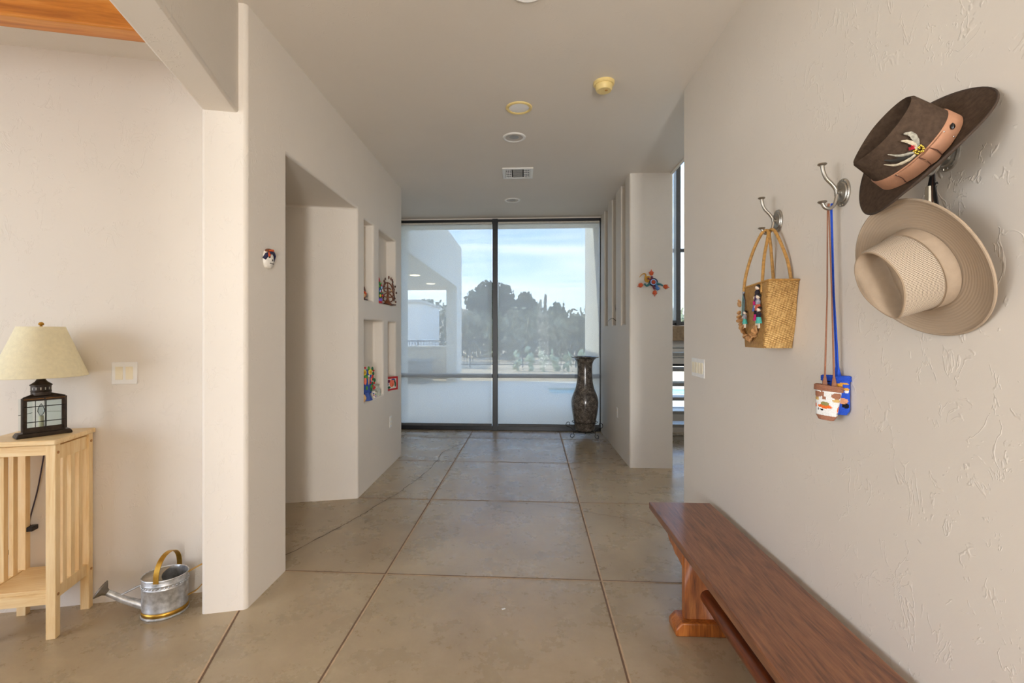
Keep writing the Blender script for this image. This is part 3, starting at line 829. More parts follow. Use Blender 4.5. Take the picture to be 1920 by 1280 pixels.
feather([crownpt(96, .048, .005), crownpt(99, .064, .008), crownpt(98, .080, .010), crownpt(95, .092, .012)], .0045, CREAM, 'feather')
feather([crownpt(94, .046, .004), crownpt(84, .054, .006), crownpt(72, .064, .006), crownpt(66, .080, .008)], .0062, DARKF, 'feather')
feather([crownpt(93, .044, .005), crownpt(82, .046, .007), crownpt(69, .054, .007), crownpt(61, .072, .008)], .0042, CREAM, 'feather')
feather([crownpt(93, .048, .006), crownpt(87, .058, .009), crownpt(80, .068, .008), crownpt(74, .086, .007)], .004, GREYF, 'feather')
b = BM()
for k in range(7): tube(b, [FC, crownpt(91+k*1.1, .064+.002*(k % 3), .010)], .0009, 5)
obj('red_barbs', b, M('red_barbs', (176, 20, 40), .7), t)
b = BM(); rng = random.Random(5)
for k in range(22):
    ball(b, crownpt(97+rng.uniform(-5, 5), .046+rng.uniform(-.008, .007), .006+rng.uniform(0, .003)), .0024, 8)
obj('gold_beads', b, M('gold_bead', (190, 160, 60), .3, .7), t)

# khaki sun hat with a mesh crown
MR = hat_rot((-.918, -.125, -.376), (.390, -.118, -.913))
t = thing('mesh_sun_hat', 'khaki canvas sun hat with mesh crown hung below the fedora', 'hat', (1.009, 1.2500, 1.5371), MR)
ma, mb = .104, .087
def brim_mat():
    m, tt = newmat('stitched_canvas'); c = lin((160, 141, 120)); v = tt.coords()
    tt.b.inputs['Base Color'].default_value = c; tt.b.inputs['Roughness'].default_value = .9; tt.b.inputs['Specular IOR Level'].default_value = .15
    sx = tt.new('ShaderNodeSeparateXYZ'); tt.link(v, sx.inputs[0])
    r = tt.math('SQRT', tt.math('ADD', tt.math('POWER', tt.math('MULTIPLY', sx.outputs[0], .92), 2), tt.math('POWER', sx.outputs[1], 2)))
    w = tt.math('SINE', tt.math('MULTIPLY', r, 2*PI/.0062))
    h = tt.math('ADD', tt.math('MULTIPLY', w, .5), tt.math('MULTIPLY', tt.noise(v, 300, 2), .4))
    tt.link(tt.bump(h, .30, .0012), tt.b.inputs['Normal'])
    return m
b = BM(); edge = brim_surface(b, ma, mb, .182, .163, .016, .004); obj('brim', b, brim_mat(), t, smooth=50)
b = BM(); tube(b, [(x, y, z-.0017) for x, y, z in edge], .0036, 8, closed=True); obj('brim_binding', b, CANVAS, t)
def mesh_mat():
    m, tt = newmat('open_mesh_fabric'); tc = tt.new('ShaderNodeTexCoord'); sx = tt.new('ShaderNodeSeparateXYZ'); tt.link(tc.outputs['UV'], sx.inputs[0])
    U = tt.math('MULTIPLY', sx.outputs[0], 150.); V = tt.math('MULTIPLY', sx.outputs[1], 34.)
    a = tt.math('SINE', tt.math('MULTIPLY', tt.math('ADD', U, V), PI)); bb = tt.math('SINE', tt.math('MULTIPLY', tt.math('SUBTRACT', U, V), PI))
    hole = tt.math('GREATER_THAN', tt.math('MULTIPLY', a, bb), .22)
    mx = tt.new('ShaderNodeMix', data_type='RGBA'); tt.link(hole, mx.inputs[0]); mx.inputs[6].default_value = lin((186, 170, 150)); mx.inputs[7].default_value = lin((78, 62, 50))
    tt.link(mx.outputs[2], tt.b.inputs['Base Color']); tt.b.inputs['Roughness'].default_value = .9
    tt.link(tt.bump(tt.math('SUBTRACT', 1., hole), .4, .001), tt.b.inputs['Normal']); return m
side, sh, top = crown_rings(ma, mb, .113, 1, pinch=.34, crease=.044, tilt=-.002, taper=(.90, .74), rnd=.016)
b = BM(); uvl = b.loops.layers.uv.new('UVMap')
rings = side[4:]+sh[:1]; V = [[b.verts.new(p) for p in R] for R in rings]; n = 72
for j in range(len(V)-1):
    for i in range(n):
        f = b.faces.new([V[j][i], V[j][(i+1) % n], V[j+1][(i+1) % n], V[j+1][i]])
        for lp, (uu, vv) in zip(f.loops, ((i/n, j/14), ((i+1)/n, j/14), ((i+1)/n, (j+1)/14), (i/n, (j+1)/14))): lp[uvl].uv = (uu, vv)
obj('mesh_crown', b, mesh_mat(), t, smooth=60)
b = BM(); loft(b, sh+top, caps=False); obj('crown_top', b, CANVAS, t, smooth=60)
b = BM(); tube(b, [(x*1.006, y*1.006, z) for x, y, z in sh[1]], .0020, 6, closed=True); obj('crown_piping', b, CANVASD, t)
b = BM()
def mring(off, z):
    return [((ma*(1-.10*z/.113)+off)*math.cos(2*PI*i/n), (mb*(1-.26*z/.113)+off)*math.sin(2*PI*i/n), z) for i in range(n)]
loft(b, [mring(.001, .0015), mring(.0035, .002), mring(.0032, .034), mring(-.002, .036)], caps=False); obj('hat_band', b, CANVAS, t, smooth=60)
b = BM(); tube(b, mring(.0036, .0355)[:], .0009, 6, closed=True); obj('band_stitching', b, CANVASD, t)

# straps hanging from the third hook, behind the hats
t = thing('binocular_straps', 'black leather straps hanging on the hook behind the hats', 'strap', (XR, 1.262, 1.80))
for k, (dy, dx, dz) in enumerate(((.035, -.035, -.30), (.022, -.030, -.32), (.005, -.026, -.30), (-.018, -.022, -.30))):
    b = BM(); strap(b, catmull([(-.038, 0, -.016), (-.036+dx*.1, dy*.35, -.07), (-.036, dy, -.16), (-.030, dy*1.1, dz)], 5), .009, .003, (0, 1, 0)); obj('strap', b, LEATHER if k != 2 else BROWNLEATHER, t)
b = BM(); bx(b, -.045, -.030, .002, .016, -.098, -.05); obj('white_tag', b, M('tag_cream', (222, 212, 190), .6), t, bevel=.002)
b = BM(); lathe(b, [(.007, -.003), (.010, 0), (.007, .003)], 16, Matrix.Translation((-.036, -.004, -.05)) @ Matrix.Rotation(PI/2, 4, 'Y'), close_ends=False); obj('buckle', b, SILVER, t)

# ------------------------------------------------------------------ straw bag
def weave_mat(name, cs, fx, fz, vert=False):
    m, tt = newmat(name); v = tt.coords(); sx = tt.new('ShaderNodeSeparateXYZ'); tt.link(v, sx.inputs[0])
    hor = tt.math('ADD', sx.outputs[1], sx.outputs[0])
    a = tt.math('SINE', tt.math('MULTIPLY', hor, fx)); bz = tt.math('MULTIPLY', sx.outputs[2], fz)
    c = tt.math('SINE', tt.math('ADD', bz, tt.math('MULTIPLY', tt.math('SIGN', a), PI/2)))
    h = tt.math('ADD', tt.math('MULTIPLY', c, .5), tt.math('MULTIPLY', tt.math('ABSOLUTE', a), .5))
    nn = tt.noise(v, 70, 4, .6); mix = tt.math('ADD', tt.math('MULTIPLY', h, .35), tt.math('MULTIPLY', nn, .9))
    tt.link(tt.ramp(mix, [(.2, cs[0]), (.5, cs[1]), (.85, cs[2])]), tt.b.inputs['Base Color'])
    tt.b.inputs['Roughness'].default_value = .6; tt.link(tt.bump(h, .9, .003), tt.b.inputs['Normal']); return m
STRAW = weave_mat('woven_straw', ((132, 92, 44), (196, 152, 88), (226, 190, 126)), 2*PI/.022, 2*PI/.0085)
STRAWF = weave_mat('fine_woven_straw', ((122, 84, 42), (184, 138, 78), (210, 168, 104)), 2*PI/.009, 2*PI/.007)
STRAWH = M('wrapped_straw', (188, 142, 76), .6, var=.25, scale=80, bump=.6, bscale=180)
BX, BY, BZ = 1.0275, 2.0, 1.312
t = thing('straw_bag', 'woven straw handbag with doll charms hanging on first hook', 'handbag', (BX, BY, BZ))
def bagring(z, k):
    # plan of the bag at height fraction k (0 bottom, 1 top)
    x0 = -.055-.008*k; x1 = .057; y0 = -.050-.048*k; y1 = .122+.004*k; r = .012+.006*k; P = []
    for cx, cy, a0 in ((x1-r*.4, y1-r*.4, 0), (x0+r, y1-r, PI/2), (x0+r, y0+r, PI), (x1-r*.4, y0+r*.4, 3*PI/2)):
        rr = r if cx < 0 else r*.4
        for i in range(5): a = a0+PI/2*i/4; P.append((cx+rr*math.cos(a), cy+rr*math.sin(a), z))
    return P
N = 14; out = []
for i in range(N+1):
    k = i/N; out.append([(x+.002*math.sin(9*k+y*30), y, z+.006*(-y/.1)*k*k) for x, y, z in bagring(.262*k, k)])
inn = [[(x*.93+.001, y*.94+.001, z+.0) for x, y, z in R] for R in out[::-1]]
b = BM(); loft(b, out+inn[:-1]+[[(x, y, .01) for x, y, z in inn[-1]]]); 
for f in b.faces:
    f.material_index = 0
o = obj('bag_body', b, [STRAW, STRAWF], t, smooth=50)
for p in o.data.polygons:
    if p.normal.x < -.6: p.material_index = 1
b = BM(); tube(b, [(x, y, z+.002) for x, y, z in out[-1]], .0042, 8, closed=True); obj('rim', b, STRAWH, t)
b = BM(); tube(b, catmull([(-.064, .106, .225), (-.062, .096, .30), (-.044, .074, .40), (-.014, .060, .480), (.006, .056, .497), (.004, .036, .478), (-.030, .0, .38), (-.052, -.032, .30), (-.062, -.044, .225)], 7), .0062, 10); obj('handle', b, STRAWH, t)
b = BM(); tube(b, catmull([(.052, .088, .24), (.046, .082, .32), (.030, .066, .42), (.020, .060, .484), (.022, .046, .498), (.028, .018, .474), (.040, -.038, .36), (.048, -.056, .26)], 7), .0062, 10); obj('handle', b, STRAWH, t)
def doll(p, skirt, top, s=1.):
    d = BM(); T = Matrix.Translation(Vector(p))
    lathe(d, [(0, .0), (.009*s, .0), (.006*s, .018*s), (0, .019*s)], 10, T); oo = obj('doll', d, skirt, t)
    d = BM(); lathe(d, [(.0055*s, .016*s), (.007*s, .028*s), (.003*s, .034*s)], 10, T); tube(d, [Vector(p)+Vector((-.002, -.009*s, .02*s)), Vector(p)+Vector((-.001, 0, .03*s)), Vector(p)+Vector((-.002, .009*s, .02*s))], .0022*s, 6); obj('blouse', d, top, oo)
    d = BM(); ball(d, Vector(p)+Vector((0, 0, .040*s)), .0062*s, 10); obj('head', d, M('doll_face', (226, 206, 186), .8), oo)
    d = BM(); ball(d, Vector(p)+Vector((.003, 0, .043*s)), (.0065*s, .0072*s, .0062*s), 10); obj('hair', d, LEATHER, oo)
    d = BM()
    for q in (-.003, .003): tube(d, [Vector(p)+Vector((0, q*s, -.014*s)), Vector(p)+Vector((0, q*s, .001))], .0018*s, 6)
    obj('legs', d, M('doll_legs', (222, 210, 192), .8), oo)
cl = {k: M('cloth_'+k, v, .85, var=.15, scale=200) for k, v in dict(pink=(206, 40, 120), teal=(70, 160, 150), blue=(90, 110, 170), plum=(70, 40, 80), grey=(150, 150, 160), rust=(176, 84, 60), black=(34, 28, 40), cream=(214, 204, 184)).items()}
for p, sk, tp in (((-.072, -.020, .112), 'pink', 'black'), ((-.076, -.048, .100), 'teal', 'black'), ((-.072, -.012, .150), 'blue', 'pink'), ((-.075, -.040, .152), 'rust', 'grey'), ((-.072, -.028, .190), 'plum', 'black'), ((-.074, .074, .100), 'teal', 'grey')):
    doll(p, cl[sk], cl[tp], 1.4 if p[1] < 0 else 1.2)
b = BM(); rng = random.Random(2)
for k in range(9):
    y = .096+rng.uniform(-.014, .014); tube(b, [(-.070, .10, .235), (-.070, y, .20), (-.070, y+.004, .135)], .0016, 5, mi=k % 3)
obj('tassel', b, [cl['cream'], cl['teal'], cl['plum']], t)
b = BM(); ball(b, (-.068, .10, .236), (.006, .008, .006), 10); obj('tassel_knot', b, cl['grey'], t)
SHELL = M('wood_shell_bead', (186, 140, 92), .6, var=.3, scale=90)
path = catmull([(-.074, .126, .20), (-.076, .124, .15), (-.074, .114, .10), (-.070, .092, .062), (-.070, .058, .040), (-.070, .026, .040), (-.070, .006, .060), (-.071, -.008, .085)], 3)
for k, p in enumerate(path):
    if k in (2,): continue
    b = BM(); q = Euler((.5*math.sin(k*2.1), .9+.5*math.sin(k), .6*k)).to_matrix().to_4x4()
    lathe(b, [(0, -.003), (.009+.003*(k % 3), -.002), (.010+.003*(k % 3), .002), (0, .003)], 10, Matrix.Translation(p) @ q); obj('shell_bead', b, SHELL, t)

# ------------------------------------------------------------------ crocheted pouches
def yarn(rgb): return M('yarn_%d_%d_%d' % rgb, rgb, .9, var=.12, scale=300, bump=.8, bscale=260, spec=.1)
def pouch(name, label, loc, rot, w, h, d, pal, pattern, cordmat, cords, taper):
    t = thing(name, label, 'pouch', loc, rot, 'crocheted pouches on the middle hook'); NU, NV = 56, 46
    b = BM(); V = []
    for j in range(NV+1):
        v = j/NV; R = []
        k = taper+(1-taper)*v; k *= 1-.25*max(0, .12-v)/.12
        for i in range(NU):
            a = 2*PI*i/NU; R.append(b.verts.new((w*k*sgnpow(math.cos(a), .8), d*(.75+.25*v)*sgnpow(math.sin(a), .8), h*v+.0008*(i % 2))))
        V.append(R)
    for j in range(NV):
        for i in range(NU):
            f = b.faces.new([V[j][i], V[j][(i+1) % NU], V[j+1][(i+1) % NU], V[j+1][i]])
            th = (i+.5)/NU; f.material_index = pattern(th, (j+.5)/NV)
    b.faces.new(V[0][::-1])
    for j in range(NV, NV-8, -1): pass
    ins = [[b.verts.new((v.co.x*.9, v.co.y*.8, v.co.z-q)) for v in V[-1]] for q in (0, .03)]
    for A, B in ((V[-1], ins[0]), (ins[0], ins[1])):
        for i in range(NU): b.faces.new([A[i], A[(i+1) % NU], B[(i+1) % NU], B[i]])
    b.faces.new(ins[1])
    obj('pouch_body', b, pal, t, smooth=60)
    b = BM()
    for j in range(3): tube(b, [(1.015*v[0], 1.03*v[1], h-.004-j*.006) for v in [(w*sgnpow(math.cos(2*PI*i/40), .8), d*sgnpow(math.sin(2*PI*i/40), .8)) for i in range(40)]], .0034, 6, closed=True)
    obj('rim', b, cordmat, t)
    for pts in cords:
        b = BM(); tube(b, [pts[0], Vector(pts[0]).lerp(Vector(pts[1]), .12)]+list(pts[1:]), [.009, .0032]+[.0021]*(len(pts)-1), 7); obj('cord', b, cordmat, t)
    return t
def blob(u, v, cu, cv, ru, rv): return ((u-cu)/ru)**2+((v-cv)/rv)**2 < 1
def pat1(th, v):
    # th .5..1 is the side facing -Y (towards the camera)
    u = (th-.5)*2 if th >= .5 else th*2
    if v < .13+.06*(u-.5)**2 or v > .90: return 0
    if blob(u, v, .24, .72, .20, .085) or blob(u, v, .80, .72, .20, .09) or (abs(u-.44+.25*(v-.70)) < .035 and .58 < v < .84): return 0
    if blob(u, v, .22, .585, .12, .05) or blob(u, v, .82, .585, .17, .05): return 2
    if blob(u, v, .48, .47, .09, .06): return 3
    if blob(u, v, .48, .385, .19, .05) or blob(u, v, .16, .39, .06, .06) or blob(u, v, .95, .34, .05, .10): return 4
    if blob(u, v, .42, .285, .05, .03) or blob(u, v, .30, .30, .02, .03) or blob(u, v, .95, .22, .04, .04): return 5
    return 1
def pat2(th, v):
    u = (th-.5)*2 if th >= .5 else th*2
    if blob(u, v, .80, .66, .20, .035) or blob(u, v, .62, .76, .10, .05): return 1
    if blob(u, v, .86, .60, .12, .03): return 3
    if blob(u, v, .70, .36, .22, .07) or blob(u, v, .25, .45, .12, .05): return 2
    if blob(u, v, .82, .24, .16, .06) or blob(u, v, .3, .85, .2, .03): return 4
    if blob(u, v, .78, .80, .2, .02): return 1
    return 0
pal1 = [yarn((152, 106, 84)), yarn((222, 222, 220)), yarn((200, 166, 104)), yarn((140, 134, 84)), yarn((220, 106, 46)), yarn((40, 34, 36))]
pal2 = [yarn((48, 84, 190)), yarn((214, 156, 60)), yarn((206, 150, 116)), yarn((214, 214, 214)), yarn((26, 26, 34))]
hk = Vector((XR-.045, 1.655, 1.800))
p1 = Vector((1.032, 1.660, 1.078)); p2 = Vector((1.064, 1.655, 1.098))
R1 = Matrix.Rotation(math.radians(-52), 3, 'Z') @ Matrix.Rotation(math.radians(4), 3, 'Y')
R2 = Matrix.Rotation(math.radians(-72), 3, 'Z') @ Matrix.Rotation(math.radians(-2), 3, 'Y')
def loc_pts(R, p, pts): return [R.inverted() @ (Vector(q)-p) for q in pts]
def cordset(R, p, a, c2, h, dx): 
    t1 = R @ Vector((a, 0, h-.004))+p; t2 = R @ Vector((c2, 0, h-.004))+p
    out = []
    for tt, off in ((t1, dx), (t2, dx+.004)):
        out.append(loc_pts(R, p, [tt, tt.lerp(hk, .5)+Vector((0, .0, 0)), hk+Vector((off, .004, .0)), hk+Vector((off, .0, .012))]))
    return out
pouch('crocheted_pouch', 'white and brown crocheted pouch with orange motifs, in front', p1, R1, .040, .118, .018, pal1, pat1, pal1[0], cordset(R1, p1, -.012, .016, .118, -.004), .74)
pouch('crocheted_pouch', 'blue crocheted pouch hanging half behind the white one', p2, R2, .048, .130, .014, pal2, pat2, pal2[0], cordset(R2, p2, .004, .010, .130, .006), .92)
# ------------------------------------------------------------------ painted ornaments on the walls
PAINT = {k: M('paint_'+k, v, .45, var=.1, scale=60) for k, v in dict(white=(228, 222, 212), navy=(28, 26, 62), orange=(206, 84, 28), black=(24, 22, 22),
    rust=(180, 66, 26), gold=(196, 142, 40), blue=(70, 120, 190), teal=(46, 110, 116), plum=(110, 36, 70), green=(76, 140, 52), dkgreen=(24, 88, 54), red=(184, 34, 38),
    yellow=(222, 196, 60), salmon=(232, 118, 92), lilac=(120, 96, 190), brown=(104, 58, 34), dkbrown=(64, 34, 22), sky=(150, 180, 226), cobalt=(44, 74, 150), tan=(206, 168, 120), grey=(120, 118, 112)).items()}

t = thing('skull_ornament', 'small painted skull ornament with orange flower hung on left wall', 'ornament', (XL, 2.447, 1.772), Matrix.Rotation(PI/2, 3, 'Z'))
# local: x along the wall (away from camera), -y out of the wall
b = BM(); rings = []
for j in range(9):
    k = j/8; z = -.050+.096*k; w = .026+.016*math.sin(PI*min(1, k*.8+.1)); dd = .018+.012*math.sin(PI*k*.9+.1)
    if j == 0: w *= .8
    if j == 8: w *= .55; dd *= .6
    rings.append([(w*math.cos(a), -max(0, dd*math.sin(a)), z) for a in [PI*2*i/24 for i in range(24)]])
loft(b, rings); obj('skull', b, PAINT['white'], t, smooth=70)
b = BM()
for s in (-1, 1): ball(b, (s*.017, -.022, .008), (.010, .006, .013), 12)
obj('eye_socket', b, PAINT['black'], t)
b = BM()
for k in range(5): bx(b, -.016+k*.007, -.0115+k*.007, -.027, -.015, -.028, -.024)
bx(b, -.018, .019, -.0265, -.015, -.0265, -.0255); obj('teeth', b, PAINT['black'], t, smooth=0)
b = BM(); tube(b, [(-.040, -.006, -.006), (-.034, -.018, .018), (-.016, -.029, .030), (.006, -.031, .031), (.028, -.022, .020), (.038, -.008, -.008)], [.010, .011, .008, .008, .011, .010], 10); obj('hair', b, PAINT['navy'], t)
b = BM(); ball(b, (.0, -.012, .040), (.034, .018, .014), 14); obj('cap', b, PAINT['brown'], t)
b = BM(); tube(b, [(-.024, -.026, .040), (.0, -.032, .044), (.028, -.020, .036)], [.004, .0065, .004], 8); obj('hat_trim', b, PAINT['orange'], t)
b = BM()
for k in range(6): a = 2*PI*k/6; ball(b, (-.028+.007*math.cos(a), -.028, .019+.008*math.sin(a)), (.005, .004, .005), 8)
ball(b, (-.028, -.031, .019), .004, 8); obj('flower', b, PAINT['orange'], t)
b = BM(); ball(b, (.001, -.030, -.008), (.004, .003, .006), 8); obj('nose', b, PAINT['black'], t)

t = thing('lizard_ornament', 'colourful painted lizard ornament with orange feet on pillar', 'ornament', (1.325, 4.87, 1.885))
S = .00036
def lp(u, v, d=.012): return (( u-690)*S, -d, -(v-640)*S)
def ltube(pts, r, mat, nm, par=t): 
    b = BM(); P = catmull([lp(*p) for p in pts], 5); n = len(P)
    rr = [r[0]+(r[1]-r[0])*i/(n-1) for i in range(n)]; tube(b, P, rr, 10); return obj(nm, b, mat, par)
ltube([(310, 470), (375, 395), (440, 370), (485, 400), (475, 480), (470, 545), (510, 590), (570, 590)], (.0025, .012), PAINT['gold'], 'tail')
b = BM(); lathe(b, [(0, 0), (.026, 0), (.028, .010), (.02, .016), (0, .016)], 20, Matrix.Translation(lp(555, 515, .004)) @ Matrix.Rotation(PI/2, 4, 'X')); h = obj('haunch', b, PAINT['gold'], t)
b = BM(); ball(b, lp(555, 512, .021), (.011, .004, .011), 12); obj('spot', b, PAINT['plum'], h)
b = BM(); lathe(b, [(0, 0), (.041, 0), (.044, .012), (.036, .020), (0, .022)], 24, Matrix.Translation(lp(700, 620, .004)) @ Matrix.Rotation(PI/2, 4, 'X')); h = obj('body', b, PAINT['navy'], t)
b = BM(); lathe(b, [(.022, .0), (.030, .002), (.031, .004), (.022, .005)], 24, Matrix.Translation(lp(690, 615, .022)) @ Matrix.Rotation(PI/2, 4, 'X'), close_ends=False); obj('ring', b, PAINT['sky'], h)
b = BM(); lathe(b, [(0, .005), (.020, .004), (.021, .0), (0, 0)], 16, Matrix.Translation(lp(690, 615, .022)) @ Matrix.Rotation(PI/2, 4, 'X')); obj('spot', b, PAINT['rust'], h)
ltube([(590, 560), (640, 530), (665, 490), (645, 440)], (.016, .008), PAINT['plum'], 'limb')
ltube([(600, 650), (560, 690), (505, 715), (450, 650)], (.014, .007), PAINT['teal'], 'limb')
ltube([(780, 640), (830, 665), (890, 675), (960, 715)], (.016, .007), PAINT['teal'], 'limb')
ltube([(700, 690), (705, 750), (735, 820)], (.014, .008), PAINT['plum'], 'limb')
ltube([(760, 690), (800, 760), (815, 800), (795, 840)], (.014, .010), PAINT['blue'], 'neck')
b = BM(); ball(b, lp(810, 795, .018), (.020, .012, .018), 14); obj('head', b, PAINT['blue'], t)
for cx, cy, ang in ((642, 370, 90), (355, 690, 205), (1030, 740, -14), (735, 900, -90)):
    b = BM(); a0 = math.radians(ang); c0 = Vector(lp(cx, cy)); ux, uz = math.cos(a0), math.sin(a0)
    ball(b, c0, (.021, .006, .021), 12)
    for q in (-1.1, -.55, 0, .55, 1.1):
        L = (.044 if abs(q) < .1 else .030); d = Vector((math.cos(a0+q), 0, math.sin(a0+q)))
        tube(b, [c0+d*.010, c0+d*L*.75, c0+d*L], [.007, .005, .001], 6)
    obj('foot', b, PAINT['orange'], t)

# ------------------------------------------------------------------ things in the niches of the left wall
ND = XL-.052
def P_(nm): return PAINT[nm]
t = thing('clay_figurine', 'small brown and ochre clay figurine in the narrow upper niche', 'figurine', (ND, 4.085, 1.667))
b = BM(); lathe(b, [(0, 0), (.05, 0), (.048, .010), (.03, .014), (0, .014)], 20, sy=1.3); obj('base', b, P_('dkbrown'), t)
b = BM(); lathe(b, [(.028, .012), (.034, .03), (.026, .055), (.02, .07), (0, .072)], 16); obj('body', b, P_('brown'), t)
b = BM(); tube(b, [(.02, .05, .04), (.02, .01, .062), (.012, -.035, .082)], [.012, .018, .010], 10); obj('shawl', b, P_('orange'), t)
b = BM(); ball(b, (0, -.005, .100), (.022, .026, .028), 12); tube(b, [(0, -.022, .115), (0, -.03, .150)], [.007, .003], 8); tube(b, [(0, .012, .115), (0, .022, .148)], [.007, .003], 8); obj('head', b, P_('dkbrown'), t)
b = BM(); tube(b, [(.012, .018, .12), (.014, .035, .095), (.012, .05, .075), (.01, .062, .07)], [.006, .006, .007, .010], 8); obj('arm', b, P_('brown'), t)
b = BM(); ball(b, (.035, .03, .045), (.010, .012, .02), 10); obj('jug', b, P_('grey'), t)
b = BM(); ball(b, (.032, -.03, .04), (.010, .012, .018), 10); obj('bundle', b, P_('tan'), t)

t = thing('painted_figurine', 'bright multicoloured clay figurine with red pointed top in upper niche', 'figurine', (ND+.015, 4.50, 1.667))
b = BM(); lathe(b, [(0, 0), (.052, 0), (.052, .018), (.04, .022), (0, .022)], 20, sx=.8); obj('base', b, P_('red'), t)
b = BM(); lathe(b, [(.04, .02), (.045, .04), (.038, .05), (0, .05)], 16); obj('collar', b, P_('lilac'), t)
b = BM(); lathe(b, [(.036, .045), (.043, .08), (.040, .14), (.032, .19), (.022, .21), (0, .212)], 18); obj('robe', b, P_('dkgreen'), t)
rng = random.Random(9); nms = ['red', 'lilac', 'yellow', 'green', 'sky', 'orange', 'white', 'cobalt', 'plum', 'white', 'red', 'green']
for k in range(30):
    a = rng.uniform(-2.4, 1.6); z = rng.uniform(.06, .205); r = .041-.02*max(0, (z-.14))/.07
    b = BM(); ball(b, (r*math.cos(a), r*math.sin(a), z), (.010, .011, .014), 8); obj('leaf', b, P_(nms[k % 12]), t)
b = BM(); lathe(b, [(.022, .205), (.018, .235), (.006, .262), (0, .272)], 14); obj('hat', b, P_('red'), t)
b = BM(); ball(b, (.012, .02, .205), (.014, .014, .016), 10); obj('head', b, P_('tan'), t)

CLAYB = M('burnished_clay', (116, 66, 38), .4, var=.35, scale=40)
def tree_of_life(t, h, cw, mat, leafs, balls, basem, fw):
    """flat branching clay tree lying in the local YZ plane"""
    b = BM(); lathe(b, [(0, 0), (.062, 0), (.060, .014), (.036, .03), (.02, .055), (0, .056)], 20, sx=.62); obj('base', b, basem, t)
    b = BM()
    tube(b, [(0, 0, .04), (0, .003, h*.45), (0, -.002, h*.85)], [.014, .011, .006], 10); obj('trunk', b, mat, t)
    for k, (y, z0, z1) in enumerate(((.30, .12, .42), (.34, .30, .62), (.28, .50, .82))):
        for s in (-1, 1):
            b = BM(); tube(b, catmull([(0, 0, h*z0), (.004, s*cw*y, h*(z0+.03)), (.004, s*cw*(y+.10), h*(z0+z1)/2), (.002, s*cw*y*.7, h*z1), (0, 0, h*(z1+.04))], 5), .0062, 8); obj('branch', b, mat, t)
    rng = random.Random(int(h*1000))
    for k, (nm, n, r) in enumerate(leafs):
        for j in range(n):
            z = h*(.16+.84*(j+.5+.2*k)/n); s = 1 if (j+k) % 2 else -1; y = s*cw*(.26+.20*math.sin(PI*(z/h)**.8)+rng.uniform(-.05, .05))
            b = BM(); ball(b, (.012+rng.uniform(-.004, .006), y, z), (.006, r, r*1.4), 8); obj('leaf', b, P_(nm), t)
    for nm, y, z, ry, rz in balls:
        b = BM(); ball(b, (.016, y, z), (.008, ry, rz), 12); obj('flower', b, P_(nm), t)
t = thing('tree_of_life', 'brown clay tree of life candelabra in wide upper niche', 'sculpture', (ND+.022, 4.80, 1.667), Matrix.Rotation(math.radians(-22), 3, 'Z'))
tree_of_life(t, .27, .20, CLAYB, [('brown', 12, .012), ('dkbrown', 12, .011)], [('dkbrown', .105, .20, .011, .011), ('dkbrown', .125, .135, .012, .012), ('dkbrown', .10, .075, .011, .012), ('brown', .115, .04, .012, .012), ('tan', .04, .155, .008, .012), ('yellow', -.105, .13, .010, .012), ('brown', -.06, .22, .012, .016), ('brown', .0, .285, .008, .02), ('brown', .035, .275, .007, .018)], CLAYB, 0)
b = BM(); bx(b, -.035, .035, -.10, .10, 0, .012); obj('plinth', b, P_('dkbrown'), t, bevel=.003)

t = thing('tree_of_life', 'blue and green flowered clay tree of life in lower niche', 'sculpture', (ND+.022, 4.125, .775), Matrix.Rotation(math.radians(-34), 3, 'Z'))
b = BM(); lathe(b, [(0, 0), (.068, 0), (.066, .01), (.05, .04), (.034, .07), (0, .072)], 22, sx=.7); obj('bell_base', b, P_('cobalt'), t)
b = BM(); bx(b, -.012, .012, -.055, .055, .06, .275); obj('panel', b, P_('cobalt'), t, bevel=.006)
for nm, y, z, ry, rz in (('yellow', -.026, .250, .024, .028), ('yellow', .036, .252, .022, .026), ('gold', -.026, .250, .010, .012), ('gold', .036, .252, .010, .012), ('salmon', -.018, .175, .015, .036), ('sky', -.045, .18, .006, .036), ('tan', .020, .18, .006, .045), ('white', .022, .215, .009, .012), ('salmon', .048, .185, .009, .020)):
    b = BM(); ball(b, (.015+(.006 if nm in ('gold',) else 0), y, z), (.007, ry, rz), 12); obj('flower', b, P_(nm), t)
for k, (y, z, c) in enumerate(((-.068, .26, 'green'), (-.072, .22, 'green'), (-.07, .18, 'green'), (-.075, .13, 'green'), (-.06, .10, 'green'), (-.05, .285, 'green'), (.02, .285, 'green'), (.06, .28, 'dkgreen'), (.07, .235, 'dkgreen'), (.065, .19, 'dkgreen'), (.085, .175, 'dkgreen'), (.05, .12, 'green'), (.045, .095, 'dkgreen'), (-.02, .215, 'green'), (.0, .21, 'green'), (.0, .11, 'green'), (-.012, .05, 'green'), (.016, .05, 'green'), (.06, .145, 'dkgreen'))):
    b = BM(); ball(b, (.014, y, z), (.007, .012, .019), 8); obj('leaf', b, P_(c), t)
for y, z in ((-.02, .292), (.072, .262), (.062, .215), (.078, .15), (.066, .125), (.04, .155), (.055, .20), (.085, .11), (.075, .10)):
    b = BM(); ball(b, (.016, y, z), (.008, .010, .010), 8); obj('berry', b, P_('red'), t)

